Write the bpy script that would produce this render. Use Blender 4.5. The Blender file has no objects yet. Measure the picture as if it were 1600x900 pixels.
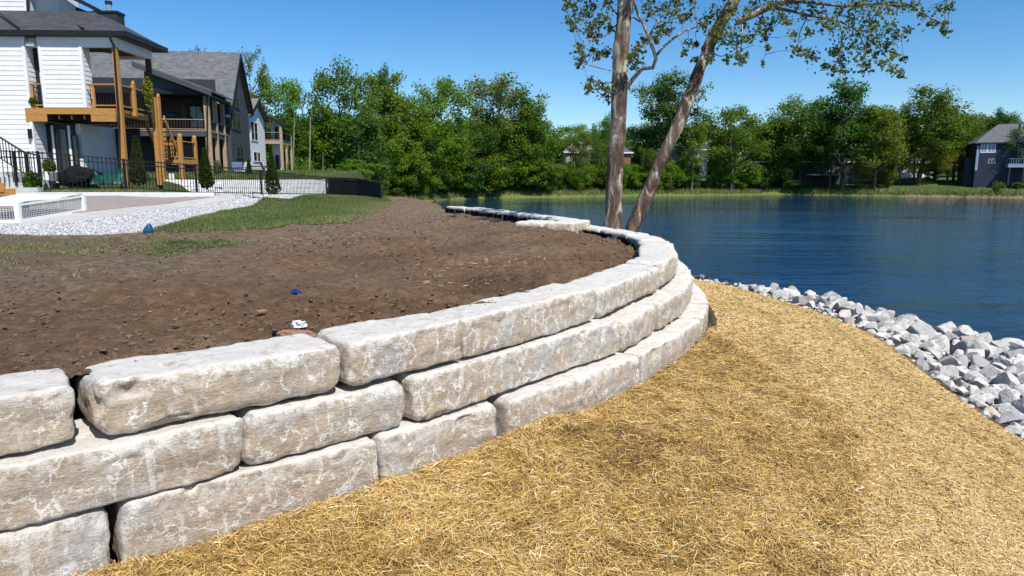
import bpy, math, random
import numpy as np
from mathutils import Vector, Matrix
random.seed(7); rng = np.random.default_rng(7)
S = bpy.context.scene; COL = S.collection
# ------------------------------------------------------------------ camera, sky, sun
F, TH, HC = 1100.0, math.atan(175/1100), 1.5          # focal length in 1600 px units, pitch, eye height over wall top
cd = bpy.data.cameras.new('camera'); cam = bpy.data.objects.new('camera', cd); COL.objects.link(cam)
cam.location = (0, 0, HC); cam.rotation_euler = (math.pi/2-TH, 0, 0)
cd.sensor_width = 36; cd.lens = 36*F/1600; cd.clip_start = .05; cd.clip_end = 3000
S.camera = cam
SUN_EL, SUN_AZ = math.radians(53), math.atan2(.53, -.85)      # azimuth clockwise from +Y
W = bpy.data.worlds.new('World'); S.world = W; W.use_nodes = True
wn = W.node_tree.nodes; wl = W.node_tree.links
sk = wn.new('ShaderNodeTexSky'); sk.sky_type = 'NISHITA'; sk.sun_disc = False
sk.sun_elevation = SUN_EL; sk.sun_rotation = SUN_AZ; sk.altitude = 900; sk.air_density = 1.0; sk.dust_density = 0.0; sk.ozone_density = 4.0
hs_ = wn.new('ShaderNodeHueSaturation'); hs_.inputs['Saturation'].default_value = 1.3; hs_.inputs['Value'].default_value = .86
wl.new(sk.outputs[0], hs_.inputs['Color']); wl.new(hs_.outputs[0], wn['Background'].inputs[0]); wn['Background'].inputs[1].default_value = .12
sl = bpy.data.lights.new('sun', 'SUN'); sun = bpy.data.objects.new('sun', sl); COL.objects.link(sun)
sl.energy = 4.4; sl.angle = math.radians(.53); sl.color = (1, .955, .89)
sd = Vector((math.sin(SUN_AZ)*math.cos(SUN_EL), math.cos(SUN_AZ)*math.cos(SUN_EL), math.sin(SUN_EL)))
sun.rotation_euler = sd.to_track_quat('Z', 'Y').to_euler(); sun.location = (0, -20, 40)
S.view_settings.view_transform = 'Standard'; S.view_settings.look = 'None'
S.view_settings.exposure = 0.4; S.view_settings.gamma = 1
S.cycles.use_denoising = True
S.cycles.max_bounces = 6; S.cycles.transparent_max_bounces = 8

# ------------------------------------------------------------------ geometry helpers
def ray(px, py):
    x = (px-800)/F; y = (450-py)/F
    return np.array([x, math.cos(TH)+y*math.sin(TH), -math.sin(TH)+y*math.cos(TH)])
def on(px, py, z):
    d = ray(px, py); t = (z-HC)/d[2]; return (float(d[0]*t), float(d[1]*t))
def at(px, py, Y):
    d = ray(px, py); t = Y/d[1]; return Vector((d[0]*t, Y, HC+d[2]*t))
def hsh(i, j, k):
    h = (i.astype(np.uint32)*np.uint32(374761393) + j.astype(np.uint32)*np.uint32(668265263) + k.astype(np.uint32)*np.uint32(2147483647-1274126177))
    h = (h ^ (h >> np.uint32(13)))*np.uint32(1274126177); h = h ^ (h >> np.uint32(16))
    return h.astype(np.float64)/4294967295.0*2-1
def vn(P):                                             # value noise, (N,3) -> (N,) in -1..1
    P = np.asarray(P, float); I = np.floor(P).astype(np.int64); f = P-I; f = f*f*(3-2*f)
    r = 0
    for a in (0, 1):
        for b in (0, 1):
            for c in (0, 1):
                w = (f[:, 0] if a else 1-f[:, 0])*(f[:, 1] if b else 1-f[:, 1])*(f[:, 2] if c else 1-f[:, 2])
                r = r + w*hsh(I[:, 0]+a, I[:, 1]+b, I[:, 2]+c)
    return r
def fbm(P, n=4, g=.5):
    P = np.asarray(P, float); r = 0; a = 1
    for i in range(n):
        r = r + a*vn(P+17.3*i); P = P*2.03; a *= g
    return r
def xyz(x, y, z=0.0):
    x = np.asarray(x, float); return np.stack([x, np.asarray(y, float)+0*x, np.zeros_like(x)+z], 1)
def sstep(a, b, x):
    t = np.clip((x-a)/(b-a), 0, 1); return t*t*(3-2*t)
def mesh_np(name, V, Fq, mat=None, smooth=False, attrs=None):
    """V (n,3); Fq (m,k) equal sized faces"""
    me = bpy.data.meshes.new(name); V = np.asarray(V, np.float32); Fq = np.asarray(Fq, np.int32)
    m, k = Fq.shape
    me.vertices.add(len(V)); me.vertices.foreach_set('co', V.ravel())
    me.loops.add(m*k); me.loops.foreach_set('vertex_index', Fq.ravel())
    me.polygons.add(m); me.polygons.foreach_set('loop_start', np.arange(0, m*k, k, dtype=np.int32))
    me.polygons.foreach_set('use_smooth', np.full(m, smooth))
    for nm, a in (attrs or {}).items():
        A = me.attributes.new(nm, 'FLOAT', 'POINT'); A.data.foreach_set('value', np.asarray(a, np.float32))
    me.update(calc_edges=True)
    if mat: me.materials.append(mat)
    return me
def link(name, me, parent=None):
    o = bpy.data.objects.new(name, me); COL.objects.link(o)
    if parent: o.parent = parent
    return o
def tag(o, label=None, cat=None, group=None, kind=None):
    if label: o['label'] = label
    if cat: o['category'] = cat
    if group: o['group'] = group
    if kind: o['kind'] = kind
    return o
def empty(name, loc=(0, 0, 0), rz=0, **k):
    o = bpy.data.objects.new(name, None); COL.objects.link(o); o.location = loc; o.rotation_euler = (0, 0, rz)
    o.empty_display_size = .2
    return tag(o, **k)
class MB:
    def __init__(s): s.v = []; s.f = []
    def add(s, V, Fs):
        b = len(s.v); s.v += [tuple(map(float, p)) for p in V]; s.f += [tuple(i+b for i in f) for f in Fs]; return s
    def hexa(s, P):       # 8 points: bottom 4 ccw, top 4 ccw
        return s.add(P, [(3, 2, 1, 0), (4, 5, 6, 7), (0, 1, 5, 4), (1, 2, 6, 5), (2, 3, 7, 6), (3, 0, 4, 7)])
    def box(s, x0, x1, y0, y1, z0, z1):
        x0, x1 = min(x0, x1), max(x0, x1); y0, y1 = min(y0, y1), max(y0, y1); z0, z1 = min(z0, z1), max(z0, z1)
        return s.hexa([(x0, y0, z0), (x1, y0, z0), (x1, y1, z0), (x0, y1, z0), (x0, y0, z1), (x1, y0, z1), (x1, y1, z1), (x0, y1, z1)])
    def bar(s, a, b, w, h=None):
        a, b = Vector(a), Vector(b); h = h or w; d = (b-a).normalized()
        up = Vector((0, 0, 1)) if abs(d.z) < .95 else Vector((0, 1, 0))
        r = d.cross(up).normalized()*w/2; u = r.cross(d).normalized()*h/2
        return s.hexa([a-r-u, a+r-u, b+r-u, b-r-u, a-r+u, a+r+u, b+r+u, b-r+u])
    def prism(s, poly, d):   # poly: list of 3D pts, extruded by vector d
        n = len(poly); d = Vector(d); P = [Vector(p) for p in poly]
        return s.add(P+[p+d for p in P], [tuple(range(n))[::-1], tuple(range(n, 2*n))]+[(i, (i+1) % n, n+(i+1) % n, n+i) for i in range(n)])
    def tube(s, pts, rad, n=8, cap=True):
        pts = [Vector(p) for p in pts]; b = len(s.v); m = len(pts)
        if not hasattr(rad, '__len__'): rad = [rad]*m
        ref = Vector((.31, .77, .55))
        for i, p in enumerate(pts):
            d = (pts[min(i+1, m-1)]-pts[max(i-1, 0)]).normalized()
            r = d.cross(ref).normalized(); u = r.cross(d)
            for k in range(n):
                a = 2*math.pi*k/n; q = p+(r*math.cos(a)+u*math.sin(a))*rad[i]; s.v.append(tuple(q))
        for i in range(m-1):
            for k in range(n):
                s.f.append((b+i*n+k, b+i*n+(k+1) % n, b+(i+1)*n+(k+1) % n, b+(i+1)*n+k))
        if cap: s.f.append(tuple(b+k for k in range(n))[::-1]); s.f.append(tuple(b+(m-1)*n+k for k in range(n)))
        return s
    def lathe(s, c, prof, n=10):
        return s.tube([(c[0], c[1], c[2]+z) for z, r in prof], [max(r, .001) for z, r in prof], n)
    def mesh(s, name, mat, smooth=False):
        me = bpy.data.meshes.new(name); me.from_pydata(s.v, [], s.f); me.update()
        bm = __import__('bmesh').new(); bm.from_mesh(me); __import__('bmesh').ops.recalc_face_normals(bm, faces=bm.faces); bm.to_mesh(me); bm.free()
        if smooth: me.polygons.foreach_set('use_smooth', [True]*len(me.polygons))
        me.materials.append(mat); return me
    def build(s, name, mat, parent=None, smooth=False): return link(name, s.mesh(name, mat, smooth), parent)
def inpoly(x, y, poly):
    x = np.asarray(x); y = np.asarray(y); r = np.zeros(x.shape, bool); n = len(poly)
    for i in range(n):
        (x0, y0), (x1, y1) = poly[i], poly[(i+1) % n]
        if y0 == y1: continue
        c = ((y0 > y) != (y1 > y)) & (x < (x1-x0)*(y-y0)/(y1-y0)+x0); r ^= c
    return r
def pdist(x, y, line, closed=False):
    best = np.full(np.shape(x), 1e9); n = len(line)
    for i in range(n if closed else n-1):
        (x0, y0), (x1, y1) = line[i], line[(i+1) % n]; dx, dy = x1-x0, y1-y0
        t = np.clip(((x-x0)*dx+(y-y0)*dy)/(dx*dx+dy*dy+1e-12), 0, 1)
        best = np.minimum(best, np.hypot(x-x0-t*dx, y-y0-t*dy))
    return best
def grid_faces(nr, nc):
    i = np.arange(nr-1)[:, None]*nc+np.arange(nc-1)[None]; i = i.ravel()
    return np.stack([i, i+1, i+nc+1, i+nc], 1)
def compact(V, Fq, *attrs):
    u = np.unique(Fq); m = np.full(len(V), -1); m[u] = np.arange(len(u))
    return (V[u], m[Fq])+tuple(a[u] for a in attrs)

# ------------------------------------------------------------------ material helper
class Mat:
    def __init__(s, name, rough=.8, spec=.3):
        s.m = bpy.data.materials.new(name); s.m.use_nodes = True; s.nt = s.m.node_tree; s.N = s.nt.nodes
        s.b = s.N['Principled BSDF']; s.out = s.N['Material Output']
        s.b.inputs['Roughness'].default_value = rough; s.b.inputs['Specular IOR Level'].default_value = spec
    def n(s, t, _p=None, **k):
        nd = s.N.new('ShaderNode'+t)
        for a, v in (_p or {}).items(): setattr(nd, a, v)
        for a, v in k.items():
            i = nd.inputs[int(a[1:])] if a[0] == '_' and a[1:].isdigit() else nd.inputs[a]
            s.put(i, v)
        return nd
    def put(s, i, v):
        if isinstance(v, bpy.types.NodeSocket): s.nt.links.new(v, i)
        elif isinstance(v, (tuple, list)) and len(v) == 3 and i.type == 'RGBA': i.default_value = (*v, 1)
        else: i.default_value = v
    def pos(s): return s.n('NewGeometry').outputs['Position']
    def obj(s): return s.n('TexCoord').outputs['Object']
    def map(s, v, scale=(1, 1, 1), rot=(0, 0, 0)): return s.n('Mapping', Vector=v, Scale=scale, Rotation=rot).outputs[0]
    def noise(s, v, scale, det=4, rough=.55, dist=0.0):
        return s.n('TexNoise', Vector=v, Scale=scale, Detail=det, Roughness=rough, Distortion=dist).outputs[0]
    def vor(s, v, scale, feat='F1', out=0, rnd=1.0): return s.n('TexVoronoi', {'feature': feat}, Vector=v, Scale=scale, Randomness=rnd).outputs[out]
    def ramp(s, f, stops, interp='LINEAR'):
        r = s.n('ValToRGB', Fac=f); e = r.color_ramp.elements; r.color_ramp.interpolation = interp
        while len(e) < len(stops): e.new(.5)
        for k, (p, c) in enumerate(stops):
            e[k].position = p; e[k].color = (*c, 1) if len(c) == 3 else c
        return r.outputs[0]
    def rf(s, f, a, b): return s.n('MapRange', Value=f, **{'From Min': a, 'From Max': b}).outputs[0]
    def mix(s, f, a, b, mode='MIX'):
        nd = s.n('Mix', {'data_type': 'RGBA', 'blend_type': mode}); s.put(nd.inputs[0], f); s.put(nd.inputs[6], a); s.put(nd.inputs[7], b); return nd.outputs[2]
    def math(s, op, a, b=0.0, clamp=False):
        nd = s.n('Math', {'operation': op, 'use_clamp': clamp}); s.put(nd.inputs[0], a); s.put(nd.inputs[1], b); return nd.outputs[0]
    def attr(s, nm): return s.n('Attribute', {'attribute_name': nm}).outputs['Fac']
    def rand(s): return s.n('ObjectInfo').outputs['Random']
    def col(s, c): s.put(s.b.inputs['Base Color'], c); return s
    def bump(s, h, st=.5, d=.02):
        s.nt.links.new(s.n('Bump', Height=h, Strength=st, Distance=d).outputs[0], s.b.inputs['Normal']); return s
def plain(name, c, rough=.6, spec=.3, var=.12, scale=6, metal=0.0):
    m = Mat(name, rough, spec); nz = m.noise(m.pos(), scale, 5)
    m.col(m.mix(m.rf(nz, .3, .7), tuple(x*(1-var) for x in c), tuple(min(1, x*(1+var)) for x in c)))
    m.b.inputs['Metallic'].default_value = metal; m.bump(nz, .15, .01); return m.m
MT = {}
def mats():
    # limestone of the wall: tan, pinkish brown and grey patches, white scuffs and run lines, pale bedding faces
    m = Mat('limestone', .85, .25); p = m.pos(); rnd = m.rand()
    n1 = m.noise(p, 1.9, 5, .6, .4); n2 = m.noise(p, 8, 6, .65); n3 = m.noise(p, 48, 6, .72); n4 = m.noise(m.map(p, (1, 1, 2.6)), 17, 7, .74)
    base = m.ramp(n1, [(.3, (.56, .465, .335)), (.44, (.63, .545, .41)), (.55, (.54, .435, .335)), (.68, (.60, .55, .465))])
    base = m.mix(m.math('MULTIPLY', m.rf(rnd, .15, 1.0), .8), base, (.50, .395, .285))
    base = m.mix(m.rf(m.noise(p, 1.2, 3), .54, .66), base, (.53, .515, .49))
    base = m.mix(m.rf(n4, .40, .60), m.mix(.5, base, (.27, .20, .14)), base)
    base = m.mix(m.math('MULTIPLY', m.rf(n3, .56, .42), .5), base, m.mix(.5, base, (.20, .15, .105)))
    st = m.n('VectorMath', {'operation': 'ADD'}); m.put(st.inputs[0], p); dn = m.n('TexNoise', Vector=p, Scale=3.2, Detail=5.0, Roughness=.62)
    sc = m.n('VectorMath', {'operation': 'SCALE'}); m.put(sc.inputs[0], dn.outputs[1]); sc.inputs[3].default_value = .55; m.put(st.inputs[1], sc.outputs[0])
    ve = m.vor(m.map(st.outputs[0], (1, 1, .8)), 2.7, 'DISTANCE_TO_EDGE', 0); ve2 = m.vor(m.map(st.outputs[0], (1.3, 1.3, .6)), 7.5, 'DISTANCE_TO_EDGE', 0)
    lines = m.math('MULTIPLY', m.rf(ve, .034, .018), m.rf(m.noise(p, 2.6, 4), .45, .50))
    lines = m.math('MAXIMUM', lines, m.math('MULTIPLY', m.rf(ve2, .045, .022), m.rf(m.noise(p, 3.7, 4), .55, .59)))
    drip = m.math('MULTIPLY', m.rf(m.noise(m.map(p, (10, 10, 2.2)), 1.0, 6, .62, .5), .58, .64), m.rf(m.noise(p, 1.7, 3), .45, .56))
    spl = m.math('MULTIPLY', m.rf(m.noise(p, 7, 9, .72, .3), .565, .61), m.rf(m.noise(p, 1.5, 3), .47, .58))
    nz = m.n('SeparateXYZ'); m.put(nz.inputs[0], m.n('NewGeometry').outputs['Normal'])
    top = m.math('MULTIPLY', m.rf(nz.outputs[2], .45, .8), m.rf(m.noise(p, 6, 8, .7), .34, .46))
    edge = m.math('MULTIPLY', m.attr('edge'), m.rf(m.noise(p, 10, 8, .72), .46, .53))
    wh = m.math('MAXIMUM', m.math('MULTIPLY', lines, .9), m.math('MULTIPLY', spl, .85)); wh = m.math('MAXIMUM', wh, m.math('MULTIPLY', drip, .8)); wh = m.math('MAXIMUM', wh, m.math('MULTIPLY', edge, .8)); wh = m.math('MAXIMUM', wh, m.math('MULTIPLY', top, .75), True)
    m.col(m.mix(wh, base, m.mix(m.rf(n2, .3, .7), (.68, .645, .575), (.78, .76, .715))))
    hb = m.math('ADD', m.math('MULTIPLY', n4, .8), m.math('MULTIPLY', n3, .45)); hb = m.math('ADD', hb, m.math('MULTIPLY', n2, .4)); m.bump(hb, .9, .028); MT['limestone'] = m.m
    # riprap rock
    for nm, ca, cb in (('rock', (.54, .515, .47), (.68, .65, .60)), ('rock_grey', (.36, .35, .335), (.48, .465, .445)), ('rock_tan', (.42, .34, .26), (.52, .44, .35))):
        m = Mat('riprap_'+nm, .85, .25); p = m.pos(); n = m.noise(p, 7, 6, .65); n3 = m.noise(p, 30, 4, .6)
        c = m.mix(m.rand(), ca, cb); c = m.mix(m.rf(n, .46, .68), c, (.36, .34, .31)); c = m.mix(m.math('MULTIPLY', m.rf(n3, .55, .7), .4), c, (.24, .21, .18)); m.col(c); m.bump(m.math('ADD', n, n3), .5, .03); MT[nm] = m.m
    # soil
    m = Mat('soil', .95, .15); p = m.pos(); n = m.noise(p, .55, 6, .6, .3); n2 = m.noise(p, 6, 8, .68); n3 = m.noise(p, 45, 5, .7)
    c = m.ramp(n, [(.3, (.165, .10, .055)), (.5, (.255, .16, .09)), (.68, (.34, .226, .132))])
    c = m.mix(m.attr('dry'), c, m.mix(m.rf(n2, .35, .65), (.235, .165, .108), (.30, .222, .148)))
    gr = m.attr('green'); c = m.mix(m.math('MULTIPLY', gr, m.math('MAXIMUM', m.rf(n2, .42, .58), m.rf(gr, .9, 1.0))), c, m.mix(m.rf(n2, .4, .6), (.06, .085, .025), (.095, .115, .04)))
    c = m.mix(m.math('MULTIPLY', m.rf(n2, .62, .44), .65), c, m.mix(.6, c, (.035, .021, .014)))
    c = m.mix(m.math('MULTIPLY', m.rf(n3, .62, .72), .55), c, (.27, .2, .14)); m.col(c)
    n5 = m.noise(p, 17, 7, .75); m.bump(m.math('ADD', m.math('ADD', n2, n5), m.math('MULTIPLY', n3, .6)), 1.0, .06); MT['soil'] = m.m
    m = Mat('soil_clod', .95, .15); p = m.pos(); n2 = m.noise(p, 20, 5, .65)
    c = m.mix(m.attr('tint'), m.ramp(n2, [(.3, (.095, .058, .037)), (.7, (.20, .127, .083))]), (.22, .15, .09)); m.col(c); m.bump(n2, .6, .02); MT['clod'] = m.m
    # slope under the straw
    m = Mat('slope_soil', .95, .15); p = m.pos(); n = m.noise(p, 1.1, 6, .62); n2 = m.noise(p, 26, 7, .75); n3 = m.noise(m.map(p, (1, 1, 1)), 110, 4, .7)
    straw = m.ramp(n3, [(.28, (.24, .15, .06)), (.45, (.46, .32, .14)), (.58, (.60, .44, .21)), (.72, (.68, .53, .30))])
    straw = m.mix(m.math('MULTIPLY', m.rf(n2, .58, .36), .6), straw, (.17, .105, .042))
    dirt = m.ramp(n2, [(.3, (.05, .034, .024)), (.7, (.15, .105, .075))])
    c = m.mix(m.attr('straw'), dirt, straw)
    c = m.mix(m.math('MULTIPLY', m.rf(n, .5, .72), m.math('MULTIPLY', m.attr('straw'), .25)), c, (.24, .17, .08)); m.col(c)
    m.bump(m.math('ADD', n3, n2), 1.0, .03); MT['slope'] = m.m
    m = Mat('straw', .7, .3); t = m.attr('tint')
    c = m.ramp(t, [(0, (.16, .09, .03)), (.3, (.42, .255, .07)), (.6, (.68, .45, .145)), (.85, (.79, .58, .26)), (1, (.80, .71, .49))]); m.col(c)
    MT['straw'] = m.m
    m = Mat('straw_tan', .75, .25); t = m.attr('tint')
    c = m.ramp(t, [(0, (.26, .155, .06)), (.3, (.49, .325, .12)), (.6, (.645, .455, .19)), (.85, (.73, .55, .27)), (1, (.78, .68, .48))]); m.col(c); MT['straw_tan'] = m.m
    # water
    m = Mat('water', .04, .5); p = m.pos(); m.b.inputs['IOR'].default_value = 1.4
    m.col((.010, .043, .098)); big = m.noise(m.map(p, (.03, .09, 1)), 1.0, 3)
    w1 = m.noise(m.map(p, (.75, 1.7, 1)), 1.5, 2, .5, .6); w2 = m.noise(m.map(p, (2.2, 5.5, 1), (0, 0, .2)), 2.0, 4, .62, .3); w3 = m.noise(m.map(p, (.25, .75, 1)), 1.0, 3)
    h = m.math('ADD', m.math('MULTIPLY', w1, .6), m.math('MULTIPLY', w2, .10)); h = m.math('ADD', h, m.math('MULTIPLY', w3, 1.2)); h = m.math('ADD', h, 0.0)
    sy_ = m.n('SeparateXYZ'); m.put(sy_.inputs[0], p); lee = m.math('SUBTRACT', 1.0, m.math('MULTIPLY', m.rf(sy_.outputs[1], 45, 115), .86)); m.bump(m.math('MULTIPLY', m.math('MULTIPLY', h, lee), m.rf(big, .25, .6)), 1.0, .36); MT['water'] = m.m
    # far bank and lawns
    m = Mat('bank_grass', .9, .2); p = m.pos(); n = m.noise(p, .12, 5, .6); n2 = m.noise(p, 2.5, 6, .7)
    c = m.ramp(n, [(.32, (.052, .085, .016)), (.5, (.085, .13, .024)), (.66, (.13, .155, .04))])
    c = m.mix(m.attr('reed'), c, m.mix(m.rf(n, .4, .6), (.19, .215, .045), (.14, .19, .035))); c = m.mix(m.attr('bare'), c, (.30, .20, .12))
    c = m.mix(m.rf(n2, .35, .6), m.mix(.5, c, (.02, .03, .01)), c); m.col(c); m.bump(n2, .8, .3); MT['bank'] = m.m
    m = Mat('lawn_soil', .95, .1); n = m.noise(m.pos(), 14, 6, .7); m.col(m.ramp(n, [(.3, (.045, .06, .018)), (.7, (.10, .12, .04))])); m.bump(n, .8, .03); MT['lawn_soil'] = m.m
    m = Mat('grass_blade', .8, .2); t = m.attr('tint')
    c = m.ramp(t, [(0, (.055, .088, .024)), (.45, (.115, .155, .046)), (.75, (.185, .20, .075)), (1, (.32, .28, .14))]); m.col(c); MT['blade'] = m.m
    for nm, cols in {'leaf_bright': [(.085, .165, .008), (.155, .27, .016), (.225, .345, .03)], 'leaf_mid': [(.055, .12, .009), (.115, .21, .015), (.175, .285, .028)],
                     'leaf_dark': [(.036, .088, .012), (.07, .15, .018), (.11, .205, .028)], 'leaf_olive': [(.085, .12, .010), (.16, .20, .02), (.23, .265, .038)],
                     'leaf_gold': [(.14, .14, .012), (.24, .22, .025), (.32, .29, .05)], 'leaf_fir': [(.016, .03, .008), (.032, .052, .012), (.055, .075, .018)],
                     'leaf_twig': [(.10, .09, .06), (.15, .14, .08), (.18, .18, .08)], 'leaf_sycamore': [(.06, .08, .015), (.145, .165, .032), (.26, .26, .075)]}.items():
        m = Mat(nm, .6, .3); t = m.attr('tint'); r = m.rand()
        c = m.ramp(t, [(0, cols[0]), (.5, cols[1]), (1, cols[2])])
        hs = m.n('HueSaturation', Color=c, Fac=1.0); m.put(hs.inputs['Hue'], m.math('ADD', .478, m.math('MULTIPLY', r, .04))); m.put(hs.inputs['Value'], m.math('ADD', .86, m.math('MULTIPLY', r, .3)))
        c = hs.outputs[0]; m.col(c); tr = m.n('BsdfTranslucent', Color=m.mix(.5, c, (.22, .32, .02)) if nm != 'leaf_dark' else c); mx = m.n('MixShader', Fac=.5)
        m.nt.links.new(m.b.outputs[0], mx.inputs[1]); m.nt.links.new(tr.outputs[0], mx.inputs[2]); m.nt.links.new(mx.outputs[0], m.out.inputs[0]); MT[nm] = m.m
    m = Mat('bark', .9, .2); p = m.obj(); n = m.noise(m.map(p, (3, 3, .8)), 3, 6, .65); m.col(m.ramp(n, [(.3, (.06, .048, .036)), (.7, (.17, .14, .11))])); m.bump(n, .8, .05); MT['bark'] = m.m
    m = Mat('pale_bark', .9, .2); n = m.noise(m.map(m.obj(), (3, 3, .8)), 3, 6, .65); m.col(m.ramp(n, [(.35, (.13, .11, .085)), (.7, (.33, .30, .25))])); MT['pale_bark'] = m.m
    m = Mat('sycamore_bark', .85, .25); p = m.pos(); n = m.noise(m.map(p, (2.6, 2.6, .8)), 1.7, 6, .62, .8); n2 = m.noise(m.map(p, (5, 5, 1.2)), 5, 7, .72)
    z = m.n('SeparateXYZ'); m.put(z.inputs[0], p); up = m.rf(z.outputs[2], -1.0, 6.0)
    f = m.math('ADD', n, m.math('MULTIPLY', m.math('SUBTRACT', up, .60), .10))
    c = m.ramp(f, [(.38, (.07, .046, .034)), (.46, (.125, .088, .066)), (.50, (.19, .142, .107)), (.55, (.225, .175, .132)), (.57, (.40, .35, .27)), (.64, (.56, .52, .42))])
    c = m.mix(m.rf(n2, .48, .34), c, m.mix(.75, c, (.05, .032, .024))); m.col(c); m.bump(m.math('ADD', n2, m.math('MULTIPLY', n, .5)), .9, .05); MT['syc_bark'] = m.m
    # buildings
    for nm, c in {'white_siding': (.74, .74, .73), 'white_trim': (.76, .76, .75), 'grey_siding': (.062, .064, .072), 'dark_siding_and_shade': (.035, .036, .042), 'navy_siding': (.03, .037, .062),
                  'tan_siding': (.34, .29, .24), 'brick_red': (.24, .11, .075), 'stone_grey': (.27, .26, .25), 'pale_blue_trim': (.30, .36, .46)}.items(): MT[nm] = plain(nm, c, .6, .3, .06, 3)
    MT['black_metal'] = plain('black_metal', (.012, .012, .013), .45, .4, .2, 9); MT['black_trim'] = plain('black_trim', (.012, .012, .014), .5, .4, .2, 4)
    MT['flue'] = plain('flue', (.55, .56, .58), .35, .5, .1, 9, .8); MT['concrete'] = plain('concrete', (.46, .44, .41), .85, .2, .12, 3); MT['curb'] = plain('curb', (.72, .71, .69), .8, .2, .08, 3)
    MT['step'] = plain('step', (.50, .49, .47), .85, .2, .1, 4); MT['court'] = plain('court', (.30, .255, .225), .9, .15, .09, 1.5); MT['vinyl'] = plain('vinyl', (.80, .80, .80), .45, .4, .05, 9)
    MT['wire'] = plain('wire', (.58, .59, .60), .5, .4, .1, 9); MT['pot_white'] = plain('pot_white', (.75, .74, .70), .5, .4, .05, 9); MT['pot_grey'] = plain('pot_grey', (.25, .26, .29), .5, .4, .05, 9)
    MT['tarp'] = plain('tarp', (.008, .065, .048), .45, .4, .3, 5); MT['blue'] = plain('blue', (.012, .075, .17), .45, .5, .3, 20); MT['blue_foil'] = plain('blue_foil', (.01, .035, .22), .3, .5, .3, 40)
    MT['paper'] = plain('paper', (.75, .76, .77), .6, .3, .06, 30); MT['fabric_and_shade'] = plain('fabric_and_shade', (.012, .012, .013), .9, .1, .3, 9); MT['rust_stone'] = plain('rust_stone', (.26, .16, .105), .9, .2, .2, 16)
    MT['cushion'] = plain('cushion', (.45, .46, .48), .8, .2, .1, 6); MT['curtain'] = plain('curtain', (.10, .12, .22), .8, .2, .2, 3); MT['brown'] = plain('brown', (.10, .055, .03), .7, .3, .2, 4)
    m = Mat('cedar', .7, .25); p = m.obj(); n = m.noise(m.map(p, (1.2, 1.2, 9)), 3, 5, .6, .3); c = m.ramp(n, [(.3, (.36, .165, .038)), (.55, (.47, .235, .062)), (.75, (.55, .31, .10))]); c = m.mix(m.math('MULTIPLY', m.rand(), .3), c, (.34, .19, .075)); m.col(c); m.bump(n, .2, .01); MT['cedar'] = m.m
    m = Mat('weathered_wood', .75, .25); n = m.noise(m.map(m.obj(), (3, 3, .6)), 4, 5, .6); m.col(m.ramp(n, [(.3, (.30, .215, .135)), (.7, (.42, .32, .22))])); MT['tan_wood'] = m.m
    m = Mat('stained_wood', .75, .25); n = m.noise(m.map(m.obj(), (3, 3, .6)), 4, 5, .6); m.col(m.ramp(n, [(.3, (.06, .032, .018)), (.7, (.11, .06, .032))])); MT['dark_wood'] = m.m
    for nm, a, b in (('shingles', (.035, .035, .042), (.085, .085, .095)), ('grey_shingles', (.062, .066, .073), (.185, .19, .197)), ('brown_shingles', (.12, .105, .095), (.24, .215, .20))):
        m = Mat(nm, .9, .2); p = m.obj()
        br = m.n('TexBrick', Vector=m.map(p, (1, 1, 1)), Scale=1.0, **{'Mortar Size': .012, 'Brick Width': .32, 'Row Height': .14, 'Color1': a, 'Color2': b, 'Mortar': tuple(x*.5 for x in a)})
        sep = m.n('SeparateXYZ'); m.put(sep.inputs[0], p); cb = m.n('CombineXYZ'); m.put(cb.inputs[0], m.math('ADD', sep.outputs[0], m.math('MULTIPLY', sep.outputs[1], .37))); m.put(cb.inputs[1], m.math('MULTIPLY', sep.outputs[2], 1.5)); m.put(br.inputs[0], cb.outputs[0])
        n = m.noise(p, 2, 6, .7); n2 = m.vor(m.map(cb.outputs[0], (3, 7, 1)), 1.0, 'F1', 1)
        c = m.mix(.5, br.outputs[0], m.mix(n2, a, b)); c = m.mix(m.rf(n, .3, .7), c, m.mix(.35, c, b)); m.col(c); m.bump(br.outputs[1], -.4, .02); MT[nm] = m.m
    m = Mat('glass', .06, .5); m.col((.012, .014, .018)); m.b.inputs['Coat Weight'].default_value = .4; MT['glass'] = m.m
    m = Mat('glass_green', .08, .5); n = m.noise(m.pos(), 1.4, 4, .6); m.col(m.ramp(n, [(.35, (.012, .018, .012)), (.65, (.05, .075, .035))])); MT['glass_green'] = m.m
    m = Mat('block_white', .85, .2); n = m.noise(m.pos(), 5, 6, .65); m.col(m.ramp(n, [(.3, (.78, .78, .77)), (.7, (.88, .88, .87))])); m.bump(n, .4, .03); MT['block'] = m.m
    m = Mat('gravel', .85, .2); p = m.pos(); v = m.vor(p, 24, 'F1', 1); d = m.vor(p, 24, 'F1', 0); c = m.ramp(v, [(0, (.36, .355, .35)), (.35, (.58, .575, .57)), (1, (.74, .735, .725))]); m.col(m.mix(m.rf(d, .42, .7), c, (.25, .24, .23))); m.bump(d, -.6, .04); MT['gravel'] = m.m
mats()
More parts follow.
